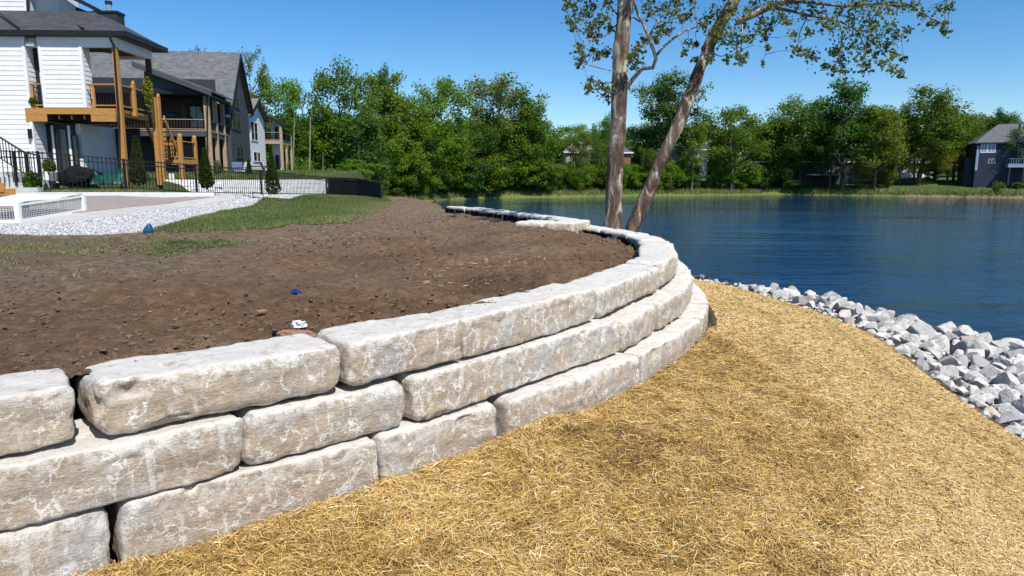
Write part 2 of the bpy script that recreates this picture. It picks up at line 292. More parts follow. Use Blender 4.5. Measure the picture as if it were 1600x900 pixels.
# ------------------------------------------------------------------ plan of the wall
ARRIS = [(-420, 690), (0, 619), (130, 600), (339, 569), (540, 537), (730, 499), (931, 452), (1034, 414), (1057, 401), (1059, 390), (1050, 379), (1030, 369.5), (998, 362), (970, 358), (935, 352), (905, 347)]
PATH = [on(px, py, 0) for px, py in ARRIS]
def densify(P, step=.1):
    out = []
    P = [Vector((*p, 0)) for p in P]
    for i in range(len(P)-1):                          # Catmull-Rom
        a, b, c, d = P[max(i-1, 0)], P[i], P[i+1], P[min(i+2, len(P)-1)]
        n = max(2, int((c-b).length/step))
        for k in range(n):
            t = k/n; out.append(.5*((2*b)+(c-a)*t+(2*a-5*b+4*c-d)*t*t+(3*b-a-3*c+d)*t**3))
    out.append(P[-1]); return np.array([(p.x, p.y) for p in out])
DP = densify(PATH)
tg = np.gradient(DP, axis=0)
for _ in range(12): tg[1:-1] = (tg[:-2]+tg[1:-1]+tg[2:])/3
tg /= np.linalg.norm(tg, axis=1)[:, None]
NRM = np.stack([tg[:, 1], -tg[:, 0]], 1)               # outward (towards the lake)
ARC = np.concatenate([[0], np.cumsum(np.linalg.norm(np.diff(DP, axis=0), axis=1))])
def course(off_l, off_r):                              # course line, set out from the top course
    w = sstep(-1.5, 3.0, DP[:, 0])
    return DP+NRM*(off_l+(off_r-off_l)*w)[:, None]
def proj(P, z):
    P = np.asarray(P, float); d = np.stack([P[:, 0], P[:, 1], np.full(len(P), z-HC)], 1)
    c, s = math.cos(TH), math.sin(TH); fw = d[:, 1]*c-d[:, 2]*s; up = d[:, 1]*s+d[:, 2]*c
    return 800+F*d[:, 0]/fw, 450-F*up/fw
COURSES = [(course(0, 0), 0.0, .455), (course(.06, .30), -.465, .47), (course(.12, .62), -.945, .62)]
# ------------------------------------------------------------------ terrain heights
Z_WATER = -2.7
WALL_IN = DP-NRM*.45
FAR_RUN = [on(908, 342.5, .17), on(893, 340, .17), on(867, 336.5, .17), on(828, 332, .17), on(775, 326.5, .17), on(719, 321.5, .17)]
PLATEAU = [(-60, -30), (-14, -8)]+[tuple(p) for p in WALL_IN]+[(p[0]-.25, p[1]-.3) for p in FAR_RUN]+[(-4.2, 40), (-7.5, 48), (-12, 60), (-22, 78), (-60, 120), (-120, 120), (-120, -30)]
def z_plateau(x, y):
    x = np.asarray(x, float); y = np.asarray(y, float)
    left = np.interp(y, [0, 8, 14, 18, 22, 26, 28, 31, 40, 52, 60, 90], [-.08, -.05, .1, .3, .52, .74, .95, 1.2, 1.3, 1.7, 1.9, 2.2])
    right = np.interp(y, [0, 8, 14, 20, 23, 30, 36, 48, 60, 90], [-.1, -.06, 0, .06, .14, .1, 0, .12, -.6, -1.5])
    mid = np.interp(y, [0, 8, 14, 18, 22, 26, 28, 31, 36, 43, 49, 60, 90], [-.08, -.05, .1, .3, .52, .74, .92, .68, .52, .31, .12, -.3, -1.0])
    w1 = sstep(0, 1, (np.interp(y, [8, 24, 28, 60], [-7.5, -9, -7, -6.5])-x)/np.interp(y, [8, 24, 28, 60], [6, 5, 4, 4])); z = right+(mid-right)*w1-.14*sstep(-15, -12.8, x)*sstep(23.5, 25.5, y)*sstep(35, 31, y)*w1
    w2 = sstep(0, .7, y-np.interp(x, [-30, -18.5, -17.2, -15.26, -14, -11.6, -10], [28.3, 30.3, 33.6, 36.8, 38.9, 44.3, 46]))*sstep(-11.3, -12.0, x); z = z+(left-z)*w2
    dw = pdist(x, y, [tuple(p) for p in DP[::6]])
    df = pdist(x, y, FAR_RUN); z = z-.20*sstep(-6, -3, x)*sstep(18, 24, y)-.22*sstep(2.6, .5, dw)*sstep(.3, 2.0, x)*sstep(24, 18, y)-.03*sstep(1.2, .4, dw)-.02*sstep(2.0, .6, df)
    return z
CREST = [on(px, py, -2.1) for px, py in [(1083, 437), (1150, 450), (1280, 490), (1370, 530), (1450, 590), (1520, 640), (1600, 690)]]
CREST = [(2.6, 34), (4.8, 28)]+CREST+[(6.6, 7), (5.9, 4), (5, 0), (4, -6)]
CDN = densify(CREST, .3)
SHORE = [(-4, 44), (1, 38.5), (5.0, 33.5), (7.0, 29.5)]+[on(px, py, Z_WATER+.15) for px, py in [(1165, 440), (1290, 470), (1400, 494), (1520, 523)]]+[(13.9, 15.6), (14.2, 10), (13, 4), (11, -8)]
def z_slope(x, y):
    x = np.asarray(x, float); y = np.asarray(y, float)
    base = COURSES[2][0]
    dw = pdist(x, y, [tuple(p) for p in base[::5]]+[(p[0]+.4, p[1]+.4) for p in FAR_RUN]); dc = pdist(x, y, [tuple(p) for p in CDN[::2]])
    inside = inpoly(x, y, [tuple(p) for p in base[::5]]+[(p[0]+.4, p[1]+.4) for p in FAR_RUN]+[(-30, 60), (-40, -10)])
    out = ~inpoly(x, y, [tuple(p) for p in CDN[::2]]+[(-30, -6), (-30, 34)])
    t = dw/(dw+dc+1e-6)
    zb = np.interp(y, [3, 7.5, 11, 14, 17, 30], [-1.44, -1.36, -1.32, -1.30, -1.32, -1.5])
    z = zb+(-2.1-zb)*t**1.15
    z = np.where(out, -2.12-.17*dc, z); z = np.where(inside, -1.75, z)
    return z
def march(fz, px, py, t0=3.0, t1=140.0):
    d = ray(px, py); lo = None; t = t0
    while t < t1:
        X, Y, Z = d[0]*t, d[1]*t, HC+d[2]*t
        if Z < float(fz(np.array([X]), np.array([Y]))[0]):
            a, b = lo if lo else t, t
            for _ in range(22):
                m = (a+b)/2
                if HC+d[2]*m < float(fz(np.array([d[0]*m]), np.array([d[1]*m]))[0]): b = m
                else: a = m
            return Vector((d[0]*b, d[1]*b, HC+d[2]*b))
        lo = t; t *= 1.012
    return Vector((d[0]*t1, d[1]*t1, HC+d[2]*t1))
wp = lambda px, Y: ((px-800)/F*Y, Y)
def gp(px, py): return march(z_plateau, px, py, 5)
def gpoly(pts): return [tuple(gp(*p))[:2] if p[1] > 100 else wp(*p) for p in pts]   # second value over 100: a pixel row, else a distance
LAWN = gpoly([(228, 361.5), (262, 352), (300, 341), (345, 330), (395, 321.5), (450, 312.5), (507, 41.9), (560, 44), (605, 309), (613, 317), (600, 327), (575, 338), (545, 348), (500, 351), (455, 350), (425, 357), (360, 361), (290, 364)])
GRAVEL = gpoly([(-160, 356), (60, 350), (130, 344.5), (200, 335), (280, 325), (360, 313), (400, 36), (507, 43.3), (508, 42.0), (450, 312), (395, 321), (345, 329.5), (300, 340.5), (262, 351), (232, 362), (160, 367), (60, 367.5), (-160, 364)])
APRON = gpoly([(-160, 345.5), (60, 340), (130, 333), (200, 325), (280, 316), (330, 309.5), (420, 304.4), (421, 304.7), (362, 313), (280, 325.3), (200, 335.5), (130, 345), (60, 351), (-160, 357)])
COURT = gpoly([(-160, 347), (60, 340.5), (130, 333.5), (200, 325.5), (280, 316.5), (335, 309), (120, 308.5), (-160, 311)])
WEEDS = gpoly([(215, 391), (260, 378), (330, 375), (375, 378), (355, 386), (290, 391), (240, 397)])
WEEDS2 = gpoly([(0, 372), (110, 372), (230, 376), (150, 395), (60, 410), (0, 415)])
DRYPATH = gpoly([(-100, 372), (200, 366), (430, 358), (560, 349), (610, 330), (640, 320), (740, 330), (620, 365), (520, 385), (400, 395), (250, 440), (60, 460), (-100, 450)])
# ------------------------------------------------------------------ the planted terrace behind the wall
xs = [-70.0]
while xs[-1] < -9: xs.append(xs[-1]+max(.07, (-9-xs[-1])*.045+.07))
xs = np.array(xs+list(np.arange(xs[-1]+.06, 4.5, .06))); ys = [1.5]
while ys[-1] < 100: ys.append(ys[-1]*1.0085)
ys = np.array(ys); GX, GY = np.meshgrid(xs, ys); gx, gy = GX.ravel(), GY.ravel()
dirt = 1-np.clip(inpoly(gx, gy, LAWN)+inpoly(gx, gy, GRAVEL)+inpoly(gx, gy, APRON)+inpoly(gx, gy, COURT), 0, 1)
dirt = dirt*np.clip(pdist(gx, gy, GRAVEL, True)/.3, 0, 1)*sstep(-17, -11, gx)*sstep(46, 36, gy)
gz = z_plateau(gx, gy)
P3 = xyz(gx, gy)
nearw = sstep(3.2, .6, pdist(gx, gy, [tuple(p) for p in DP[::6]]))
trk = vn(xyz(gx*.35, gy*2.3))*.5+fbm(P3*.9, 3)
lump = np.abs(fbm(P3*3.1, 5, .6)); fine = fbm(P3*9, 3, .6)
rough = .35+.9*sstep(.0, .5, fbm(P3*.45+9, 2))+1.5*nearw*sstep(-3.5, -1, gx)
gz2 = gz+dirt*(.05*trk+rough*(.065*(.35-lump)+.024*fine))
wz = lambda poly, s: sstep(s, -s, np.where(inpoly(gx, gy, poly), -1, 1)*pdist(gx, gy, poly, True)+.35*fbm(P3*1.3, 3))
dry = np.clip(.22*(1-nearw)*(.6+.8*fbm(P3*.6+4, 3))+.8*wz(DRYPATH, 1.0)*(1-.6*nearw)+.5*sstep(14, 24, gy), 0, 1)
green = np.clip(wz(WEEDS, .25)+.55*wz(WEEDS2, .6)+.9*sstep(-10, -12.5, gx)*sstep(19, 24, gy)+2*sstep(-9.0, -10.2, gx)*sstep(28.5, 30, gy), 0, 1)
V = np.stack([gx, gy, gz2], 1); Fq = grid_faces(len(ys), len(xs)); ce = V[Fq].mean(1)
V, Fq, dry, green = compact(V, Fq[inpoly(ce[:, 0], ce[:, 1], PLATEAU)], dry, green)
tag(link('bare_soil', mesh_np('bare_soil', V, Fq, MT['soil'], True, {'dry': dry, 'green': green})), kind='structure')
def z_soil(x, y):                                      # nearest grid height of the finished soil
    i = np.clip(np.searchsorted(ys, y), 0, len(ys)-1); j = np.clip(np.searchsorted(xs, x), 0, len(xs)-1)
    return gz2.reshape(len(ys), len(xs))[i, j]
# sheets laid on it
def sheet(name, poly, dz, mat, step=.5, fz=z_plateau, thick=.12, kind='structure'):
    px_, py_ = zip(*poly); x0, x1, y0, y1 = min(px_), max(px_), min(py_), max(py_)
    bm = __import__('bmesh').new(); vs = [bm.verts.new((p[0], p[1], 0)) for p in poly]; f = bm.faces.new(vs)
    ops = __import__('bmesh').ops
    for a, lo, hi in ((0, x0, x1), (1, y0, y1)):
        k = lo+step
        while k < hi:
            nrm = [0, 0, 0]; nrm[a] = 1; co = [0, 0, 0]; co[a] = k
            ops.bisect_plane(bm, geom=bm.verts[:]+bm.edges[:]+bm.faces[:], plane_co=co, plane_no=nrm); k += step
    X = np.array([v.co[:] for v in bm.verts]); z = fz(X[:, 0], X[:, 1])+dz
    for v, q in zip(bm.verts, z): v.co.z = q
    top = bm.faces[:]
    r = ops.extrude_face_region(bm, geom=top)
    for e in r['geom']:
        if e.__class__.__name__ == 'BMVert': pass
    for v in {v for f in top for v in f.verts}: v.co.z -= thick
    ops.recalc_face_normals(bm, faces=bm.faces[:])
    me = bpy.data.meshes.new(name); bm.to_mesh(me); bm.free(); me.materials.append(mat)
    return tag(link(name, me), kind=kind)
sheet('court_surface', COURT, .05, MT['court'], .8)
sheet('concrete_path', APRON, .03, MT['concrete'], .8)
sheet('gravel_bed', GRAVEL, .015, MT['gravel'], .5)
sheet('lawn', LAWN, .012, MT['lawn_soil'], .5)
# the pale kerb behind the court
ck = [gp(*p) for p in [(-160, 310), (60, 307.8), (130, 307.6), (220, 307.6), (335, 308)]]
k = MB()
for a, b in zip(ck[:-1], ck[1:]):
    k.bar(a+Vector((0, 0, .04)), b+Vector((0, 0, .04)), .16, .26)
tag(k.build('kerb', MT['curb']), kind='structure')
# ------------------------------------------------------------------ loose bits scattered on the terrace
def scatter_poly(poly, n):
    a = np.array(poly); lo, hi = a.min(0), a.max(0); out = np.zeros((0, 2))
    while len(out) < n:
        p = lo+rng.random((n*3, 2))*(hi-lo); p = p[inpoly(p[:, 0], p[:, 1], poly)]; out = np.concatenate([out, p])
    return out[:n]
def ico(sub=1):
    bm = __import__('bmesh').new(); __import__('bmesh').ops.create_icosphere(bm, subdivisions=sub, radius=1)
    v = np.array([q.co[:] for q in bm.verts]); f = np.array([[w.index for w in q.verts] for q in bm.faces]); bm.free(); return v, f
def blobs(name, pos, size, mat, tint, flat=.7, sub=1, jit=.35):
    v0, f0 = ico(sub); n = len(pos); m = len(v0)
    ang = rng.random(n)*6.283; c, s = np.cos(ang), np.sin(ang)
    V = np.repeat(v0[None], n, 0)*(1+jit*rng.standard_normal((n, m, 1)).clip(-1.5, 1.5))
    V = V*(size[:, None]*np.stack([1+.4*rng.random(n), .7+.3*rng.random(n), flat*(.7+.5*rng.random(n))], 1))[:, None]
    X = V[..., 0]*c[:, None]-V[..., 1]*s[:, None]; Y = V[..., 0]*s[:, None]+V[..., 1]*c[:, None]
    V = np.stack([X, Y, V[..., 2]], 2)+pos[:, None]
    Fq = (f0[None]+(np.arange(n)*m)[:, None, None]).reshape(-1, 3)
    return link(name, mesh_np(name, V.reshape(-1, 3), Fq, mat, False, {'tint': np.repeat(tint, m)}))
n = 46000
y = 4.5*np.exp(rng.random(n)*np.log(30/4.5)); x = -9+rng.random(n)*12.5; x = x*np.clip(y/9, .45, 1)
keep = inpoly(x, y, [tuple(p) for p in WALL_IN]+[tuple(p) for p in FAR_RUN]+[(-5, 38), (-11, 17), (-11, 0)]) & ~inpoly(x, y, LAWN) & ~inpoly(x, y, GRAVEL)
x, y = x[keep], y[keep]; prob = .3+.7*sstep(-.1, .5, fbm(xyz(x*.5, y*.5)+9, 2))+.9*sstep(2.5, .3, pdist(x, y, [tuple(p) for p in DP[::6]]))
keep = rng.random(len(x)) < prob*.5; x, y = x[keep], y[keep]
sz = .004+.026*rng.random(len(x))**6+.0006*y
o = blobs('soil_clods', np.stack([x, y, z_soil(x, y)+sz*.25], 1), sz, MT['clod'], (rng.random(len(x))**5)*.7+.25*sstep(12, 22, y)); tag(o, 'crumbly brown clods lying on the bare soil', 'clods', kind='stuff')
gpts = scatter_poly(GRAVEL, 9000); sz = .018+.03*rng.random(len(gpts))**2
o = blobs('white_gravel', np.stack([gpts[:, 0], gpts[:, 1], z_plateau(gpts[:, 0], gpts[:, 1])+.02], 1), sz, MT['gravel'], rng.random(len(gpts)), .6, 1, .15); tag(o, 'white gravel strip between the lawn and the court path', 'gravel', kind='stuff')
def blades(name, pts, z, h, w, tint, mat, lean=.5, label=None, per=1):
    n = len(pts); a = rng.random(n)*6.283; b = rng.random(n)*6.283; hh = h*(.6+.8*rng.random(n)); l = lean*hh*(.3+rng.random(n))
    P0 = np.stack([pts[:, 0], pts[:, 1], z], 1); dx = np.stack([np.cos(a), np.sin(a), 0*a], 1)*w/2
    tip = P0+np.stack([np.cos(b)*l, np.sin(b)*l, hh], 1)
    V = np.stack([P0-dx, P0+dx, tip], 1).reshape(-1, 3); Fq = np.arange(3*n).reshape(-1, 3)
    o = link(name, mesh_np(name, V, Fq, mat, False, {'tint': np.repeat(tint, 3)})); return tag(o, label, 'grass', kind='stuff')
pts = scatter_poly(LAWN, 90000); w = fbm(xyz(pts[:, 0]*.5, pts[:, 1]*.35), 3)
dl = pdist(pts[:, 0], pts[:, 1], gpoly([(460, 352), (560, 346), (600, 328), (612, 318)]))
tint = np.clip(.42+.22*w+.16*rng.standard_normal(len(pts))+.35*sstep(2.2, .2, dl), 0, 1)
blades('lawn_grass', pts, z_plateau(pts[:, 0], pts[:, 1]), .075, .022, tint, MT['blade'], .6, 'mown green lawn mound between gravel and bare soil')
pa = scatter_poly(WEEDS, 4200)+.28*rng.standard_normal((4200, 2)); pa = pa[fbm(xyz(pa[:, 0]*1.5, pa[:, 1]*1.5)+2, 3) > -.25]; pb = scatter_poly(WEEDS2, 5200); pb = pb[fbm(xyz(pb[:, 0]*1.6, pb[:, 1]*1.6), 3) > .12]
pd_ = scatter_poly(DRYPATH, 6000); pd_ = pd_[fbm(xyz(pd_[:, 0]*1.1, pd_[:, 1]*1.1)+31, 3) > .35]
pp = np.concatenate([pa, pb, pd_]); tt = np.concatenate([.3+.45*rng.random(len(pa)), .45+.5*rng.random(len(pb)), .7+.3*rng.random(len(pd_))])
blades('rough_grass', pp, z_soil(pp[:, 0], pp[:, 1]), .05, .014, tt, MT['blade'], 1.1, 'sparse weedy grass patches on the bare soil')
STRIP = gpoly([(-60, 306), (40, 305), (335, 305), (322, 300), (250, 296), (180, 293.5), (75, 291), (-60, 291)])
pts = scatter_poly(STRIP, 26000); blades('strip_grass', pts, z_plateau(pts[:, 0], pts[:, 1]), .09, .03, np.clip(.4+.3*fbm(xyz(pts[:, 0]*.8, pts[:, 1]*.8))+.15*rng.standard_normal(len(pts)), 0, 1), MT['blade'], .6, 'grass strip between the black fence and the pale kerb')
# ------------------------------------------------------------------ stones of the wall
def box_surface(nx, ny, nz):
    idx = {}; V = []; Fs = []
    def vid(i, j, k):
        q = (i, j, k)
        if q not in idx: idx[q] = len(V); V.append((i/nx, j/ny, k/nz))
        return idx[q]
    for i in range(nx):
        for j in range(ny):
            Fs.append((vid(i, j, 0), vid(i, j+1, 0), vid(i+1, j+1, 0), vid(i+1, j, 0))); Fs.append((vid(i, j, nz), vid(i+1, j, nz), vid(i+1, j+1, nz), vid(i, j+1, nz)))
    for i in range(nx):
        for k in range(nz):
            Fs.append((vid(i, 0, k), vid(i+1, 0, k), vid(i+1, 0, k+1), vid(i, 0, k+1))); Fs.append((vid(i, ny, k), vid(i, ny, k+1), vid(i+1, ny, k+1), vid(i+1, ny, k)))
    for j in range(ny):
        for k in range(nz):
            Fs.append((vid(0, j, k), vid(0, j, k+1), vid(0, j+1, k+1), vid(0, j+1, k))); Fs.append((vid(nx, j, k), vid(nx, j+1, k), vid(nx, j+1, k+1), vid(nx, j, k+1)))
    return np.array(V), np.array(Fs)
def stone(parent, p0, p1, depth, z1, hgt, res, seed, label=None, name='stone'):
    p0, p1 = np.array(p0), np.array(p1); L = np.linalg.norm(p1-p0); sx = (p1-p0)/L; sy = np.array([-sx[1], sx[0]])   # sy points into the bank
    U, Fs = box_surface(max(4, int(L/res)), max(4, int(depth/res/1.3)), max(4, int(hgt/res)))
    size = np.array([L, depth, hgt]); p = U*size; R = random.Random(seed)
    r = .03+.045*R.random()
    sd3 = np.array([seed*3.17, seed*1.93, seed*.71])
    rr = r*(.55+.9*(.5+.5*vn(p*2.1+sd3)))
    rr = rr*(1+.75*np.maximum(sstep(.16, .0, p[:, 0]), sstep(.16, .0, L-p[:, 0])))
    q = np.clip(p, rr[:, None], size-rr[:, None]); d = p-q; ln = np.linalg.norm(d, axis=1, keepdims=True); nn = d/np.maximum(ln, 1e-6)
    p2 = q+nn*rr[:, None]; edge = np.clip((1-np.abs(nn).max(1))*3.2, 0, 1)
    edge = np.maximum(edge, .9*sstep(.16*hgt/.45, .0, np.abs(hgt-p[:, 2]-rr*.6))*(np.abs(nn[:, 1]) > .3))
    bt = np.minimum(np.abs(U[:, 0]-0)*L, np.abs(1-U[:, 0])*L)
    # skewed block: corners pushed in and out
    cs = np.array([[[[R.uniform(-1, 1)*.035*L**.3, R.uniform(-1, 1)*.03, R.uniform(-1, 1)*.02] for c in range(2)] for b in range(2)] for a in range(2)])
    u, v, w = U.T
    off = sum(((u if a else 1-u)*(v if b else 1-v)*(w if c else 1-w))[:, None]*cs[a, b, c] for a in (0, 1) for b in (0, 1) for c in (0, 1))
    off[:, 2] *= np.where(w > .5, .8, .8)
    amp = np.where(nn[:, 1] < -.3, 1.0, .6); rdg = np.maximum(.3-np.abs(fbm(p*np.array([3.1, 3.1, 4.6])+sd3*1.7, 3, .55)), -.25)
    lo = fbm(p*1.7+sd3, 2)*.018; mid = fbm(p*6+sd3, 3, .6)*.012+rdg*.022
    ledge = np.round(vn(np.stack([p[:, 0]*1.3, p[:, 1]*1.3, p[:, 2]*8], 1)+sd3)*2.2)/2.2*.011
    chip = -np.clip(fbm(p*4.3+sd3*2, 3)-.3, 0, 1)*.06*(edge > .12)
    p3 = p2+off+nn*((lo+mid+ledge)*amp+chip)[:, None]
    X = p0[None]+sx[None]*p3[:, :1]+sy[None]*p3[:, 1:2]
    V = np.concatenate([X, (z1-hgt+p3[:, 2])[:, None]], 1)
    o = link(name, mesh_np(name, V, Fs, MT['limestone'], True, {'edge': edge}), parent)
    if label: o['label'] = label
    return o
wall = empty('retaining_wall', (0, 0, 0), label='curving dry stacked limestone block retaining wall between soil and straw slope', cat='wall')
JX = [[-330, 131, 539, 727, 936, 1037], [-420, 381, 645, 971, 1031], [-380, 181, 598, 789, 1003]]
for ci, (cp, zt, h) in enumerate(COURSES):
    arc = np.concatenate([[0], np.cumsum(np.linalg.norm(np.diff(cp, axis=0), axis=1))])
    px, _ = proj(cp, zt-.1); m = int(np.argmax(px))
    js = [float(np.interp(j, px[:m], arc[:m])) if j > px[0] else 0.0 for j in JX[ci]]
    R = random.Random(40+ci); s = js[-1]
    while s < arc[-1]-1.2: s += R.uniform(1.3, 2.0); js.append(min(s, arc[-1]))
    if arc[-1]-js[-1] < .5: js[-1] = arc[-1]
    for k in range(len(js)-1):
        a, b = js[k]+R.uniform(.014, .028)+.0022*js[k], js[k+1]-R.uniform(.014, .028)-.0022*js[k]
        pa_ = [np.interp(a, arc, cp[:, i]) for i in (0, 1)]; pb_ = [np.interp(b, arc, cp[:, i]) for i in (0, 1)]
        nn_ = np.array([pb_[1]-pa_[1], pa_[0]-pb_[0]]); nn_ = nn_/np.linalg.norm(nn_); o1, o2 = R.uniform(-.018, .014), R.uniform(-.018, .014); pa_ = list(np.array(pa_)+nn_*o1); pb_ = list(np.array(pb_)+nn_*o2)
        dist = math.hypot(*pa_); res = .024 if dist < 9 else (.045 if dist < 14 else .08)
        stone(wall, pa_, pb_, .74+R.uniform(-.06, .06), zt+R.uniform(-.02, .012), h-.02-R.uniform(0, .02), res, ci*40+k+1)
        if ci == 0 and b > js[3]:                     # curve: a hidden wedge gap is filled by the neighbour's depth
            pass
# the farther run: lower stones, with dark strips put in as shade on its back
far = FAR_RUN
arc = np.concatenate([[0], np.cumsum([math.dist(far[i], far[i+1]) for i in range(len(far)-1)])]); fx = np.array(far); s = 0; R = random.Random(5); k = 0
while s < arc[-1]-.6:
    e = min(s+R.uniform(1.3, 2.1), arc[-1]); A = [np.interp(s+.01, arc, fx[:, i]) for i in (0, 1)]; B = [np.interp(e-.01, arc, fx[:, i]) for i in (0, 1)]
    stone(wall, A, B, .7, .17+R.uniform(-.02, .02), .6, .09, 300+k); s = e; k += 1
stone(wall, on(805, 346, .17), on(848, 347.5, .17), 1.0, .17, .55, .07, 340); stone(wall, on(850, 347.5, .17), on(895, 349, .17), 1.5, .18, .55, .07, 341)
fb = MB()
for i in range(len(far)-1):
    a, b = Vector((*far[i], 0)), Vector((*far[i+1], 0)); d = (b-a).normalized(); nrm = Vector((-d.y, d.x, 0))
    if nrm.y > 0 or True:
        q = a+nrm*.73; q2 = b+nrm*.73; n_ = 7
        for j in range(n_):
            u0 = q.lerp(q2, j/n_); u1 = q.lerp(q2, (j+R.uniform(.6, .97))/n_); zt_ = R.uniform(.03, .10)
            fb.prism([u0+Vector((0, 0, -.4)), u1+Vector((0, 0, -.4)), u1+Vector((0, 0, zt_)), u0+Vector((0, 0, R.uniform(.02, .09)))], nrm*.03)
fbo = fb.build('shade_strip', MT['fabric_and_shade'], wall)
fb = MB()  # more dark strips standing in for shade on the bend's inner face
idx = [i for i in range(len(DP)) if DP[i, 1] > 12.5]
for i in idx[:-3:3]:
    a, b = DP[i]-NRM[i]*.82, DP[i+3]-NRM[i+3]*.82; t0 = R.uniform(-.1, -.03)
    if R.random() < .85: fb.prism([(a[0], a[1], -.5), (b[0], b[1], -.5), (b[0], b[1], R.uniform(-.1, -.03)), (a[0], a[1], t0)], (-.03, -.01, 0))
fb.build('shade_strip', MT['fabric_and_shade'], wall)
# ------------------------------------------------------------------ straw covered slope
xs2 = np.arange(-9, 22, .09); ys2 = [-7.0]
while ys2[-1] < 40: ys2.append(ys2[-1]+max(.07, .009*abs(ys2[-1])+.02))
ys2 = np.array(ys2); A, B = np.meshgrid(xs2, ys2); sx_, sy_ = A.ravel(), B.ravel(); sz_ = z_slope(sx_, sy_)
MAT_EDGE = [on(px, py, -1.75) for px, py in [(1075, 545), (1110, 555), (1170, 585), (1240, 620), (1310, 655), (1350, 690), (1356, 740), (1345, 800), (1330, 860), (1300, 920)]]
NEARP = MAT_EDGE+[(3.2, 2), (3, -8), (-12, -8), (-12, 2)]+[tuple(p) for p in DP[::4] if p[1] < 12]
def near_mask(x, y): return inpoly(x, y, NEARP)
nm = near_mask(sx_, sy_); de = pdist(sx_, sy_, MAT_EDGE)
lum = fbm(xyz(sx_, sy_)*1.4, 4)*.05+fbm(xyz(sx_, sy_)*5, 2)*.016
outc = ~inpoly(sx_, sy_, [tuple(p) for p in CDN[::2]]+[(-30, -6), (-30, 34)])
sz_ = sz_+np.where(nm, lum+.05*sstep(.55, .0, de), lum*.30)+np.where(outc, .06*fbm(xyz(sx_, sy_)*2.2, 3), 0)
sa = np.where(outc, 0, 1.0); dcr = pdist(sx_, sy_, [tuple(p) for p in CDN[::2]]); sa = np.where(outc, sstep(.25, .0, dcr), sa)
sa = sa*np.where(nm, .8, 1.0); db = pdist(sx_, sy_, [tuple(p) for p in COURSES[2][0][::4]]); sa = sa*sstep(.0, .35+.25*np.clip(sx_-1.5, 0, 1.5), db)
tag(link('straw_slope', mesh_np('straw_slope', np.stack([sx_, sy_, sz_], 1), grid_faces(len(ys2), len(xs2)), MT['slope'], True, {'straw': sa})), kind='structure')
SZ = sz_.reshape(len(ys2), len(xs2))
def z_s(x, y):
    i = np.clip(np.searchsorted(ys2, y)-1, 0, len(ys2)-2); j = np.clip(np.searchsorted(xs2, x)-1, 0, len(xs2)-2)
    fy = (y-ys2[i])/(ys2[i+1]-ys2[i]); fx_ = (x-xs2[j])/(xs2[j+1]-xs2[j])
    return SZ[i, j]*(1-fy)*(1-fx_)+SZ[i, j+1]*(1-fy)*fx_+SZ[i+1, j]*fy*(1-fx_)+SZ[i+1, j+1]*fy*fx_
def strands(name, x, y, length, width, lift, tint, label, tilt=.25, ang=None, zf=None):
    z_s = zf or globals()['z_s']
    n = len(x); a = rng.random(n)*6.283 if ang is None else ang; L = length*(.5+.9*rng.random(n)); t = tilt*rng.standard_normal(n)
    bend = .35*rng.standard_normal(n); z = z_s(x, y)+lift
    pts = []
    for s in (-.5, 0, .5):
        aa = a+bend*s*2; pts.append(np.stack([x+np.cos(aa)*L*s, y+np.sin(aa)*L*s, z+L*s*t+L*.10*(1-4*s*s)*np.abs(rng.standard_normal(n))], 1))
    P = np.stack(pts, 1)
    zs = np.stack([z_s(P[:, k, 0].clip(-8.8, 21.7), P[:, k, 1].clip(-6.8, 39)) for k in range(3)], 1); P[..., 2] = np.maximum(P[..., 2], zs+.003)
    sd_ = np.stack([-np.sin(a), np.cos(a), .6*rng.standard_normal(n)], 1)*(width*(.6+.8*rng.random(n)))[:, None]/2
    V = np.stack([P[:, 0]-sd_, P[:, 0]+sd_, P[:, 1]-sd_, P[:, 1]+sd_, P[:, 2]-sd_*.6, P[:, 2]+sd_*.6], 1).reshape(-1, 3)
    b = np.arange(n)[:, None]*6; Fq = np.concatenate([b+np.array([0, 1, 3, 2]), b+np.array([2, 3, 5, 4])])
    return tag(link(name, mesh_np(name, V, Fq, MT['straw_tan' if name in ('straw_blanket', 'blanket_edge') else 'straw'], False, {'tint': np.repeat(np.clip(tint, 0, 1), 6)})), label, 'straw', kind='stuff')
def view_pts(n, poly, y0, y1):
    out = []
    while sum(map(len, out)) < n:
        y = y0*(y1/y0)**rng.random(n); hw = .80*y+1.2; x = (rng.random(n)*2-1)*hw; w = rng.random(n) < hw/hw.max()*0+1
        k = poly(x, y); out.append(np.stack([x[k], y[k]], 1))
    return np.concatenate(out)[:n]
wallpoly = [tuple(p) for p in COURSES[2][0][::4]]+[(-30, 60), (-40, -10)]
crestpoly = [tuple(p) for p in CDN[::2]]+[(-30, -6), (-30, 34)]
NEAR_N, MID_N = 200000, 280000
p = view_pts(NEAR_N, lambda x, y: near_mask(x, y) & ~inpoly(x, y, wallpoly), 4.0, 12.5); x, y = p.T
thin = fbm(xyz(x*3.2, y*3.2)+5, 4); dw_ = pdist(x, y, wallpoly[:-2]); keep = rng.random(len(x)) < np.clip(1.1-.9*sstep(.38, .85, thin)+.5*sstep(.5, .1, dw_), .12, 1)
x, y, th_ = x[keep], y[keep], thin[keep]
cl = fbm(xyz(x*.8, y*.8)+77, 3); ang = 3.0*fbm(xyz(x*.7, y*.7)+3, 2)+.9*rng.standard_normal(len(x))
strands('loose_straw', x, y, .165, .0043, .006+.035*rng.random(len(x))**2, .50+.13*cl+.24*rng.standard_normal(len(x))-.2*(th_ > .4), 'loose golden straw strewn over the slope at the foot of the wall', .22, ang)
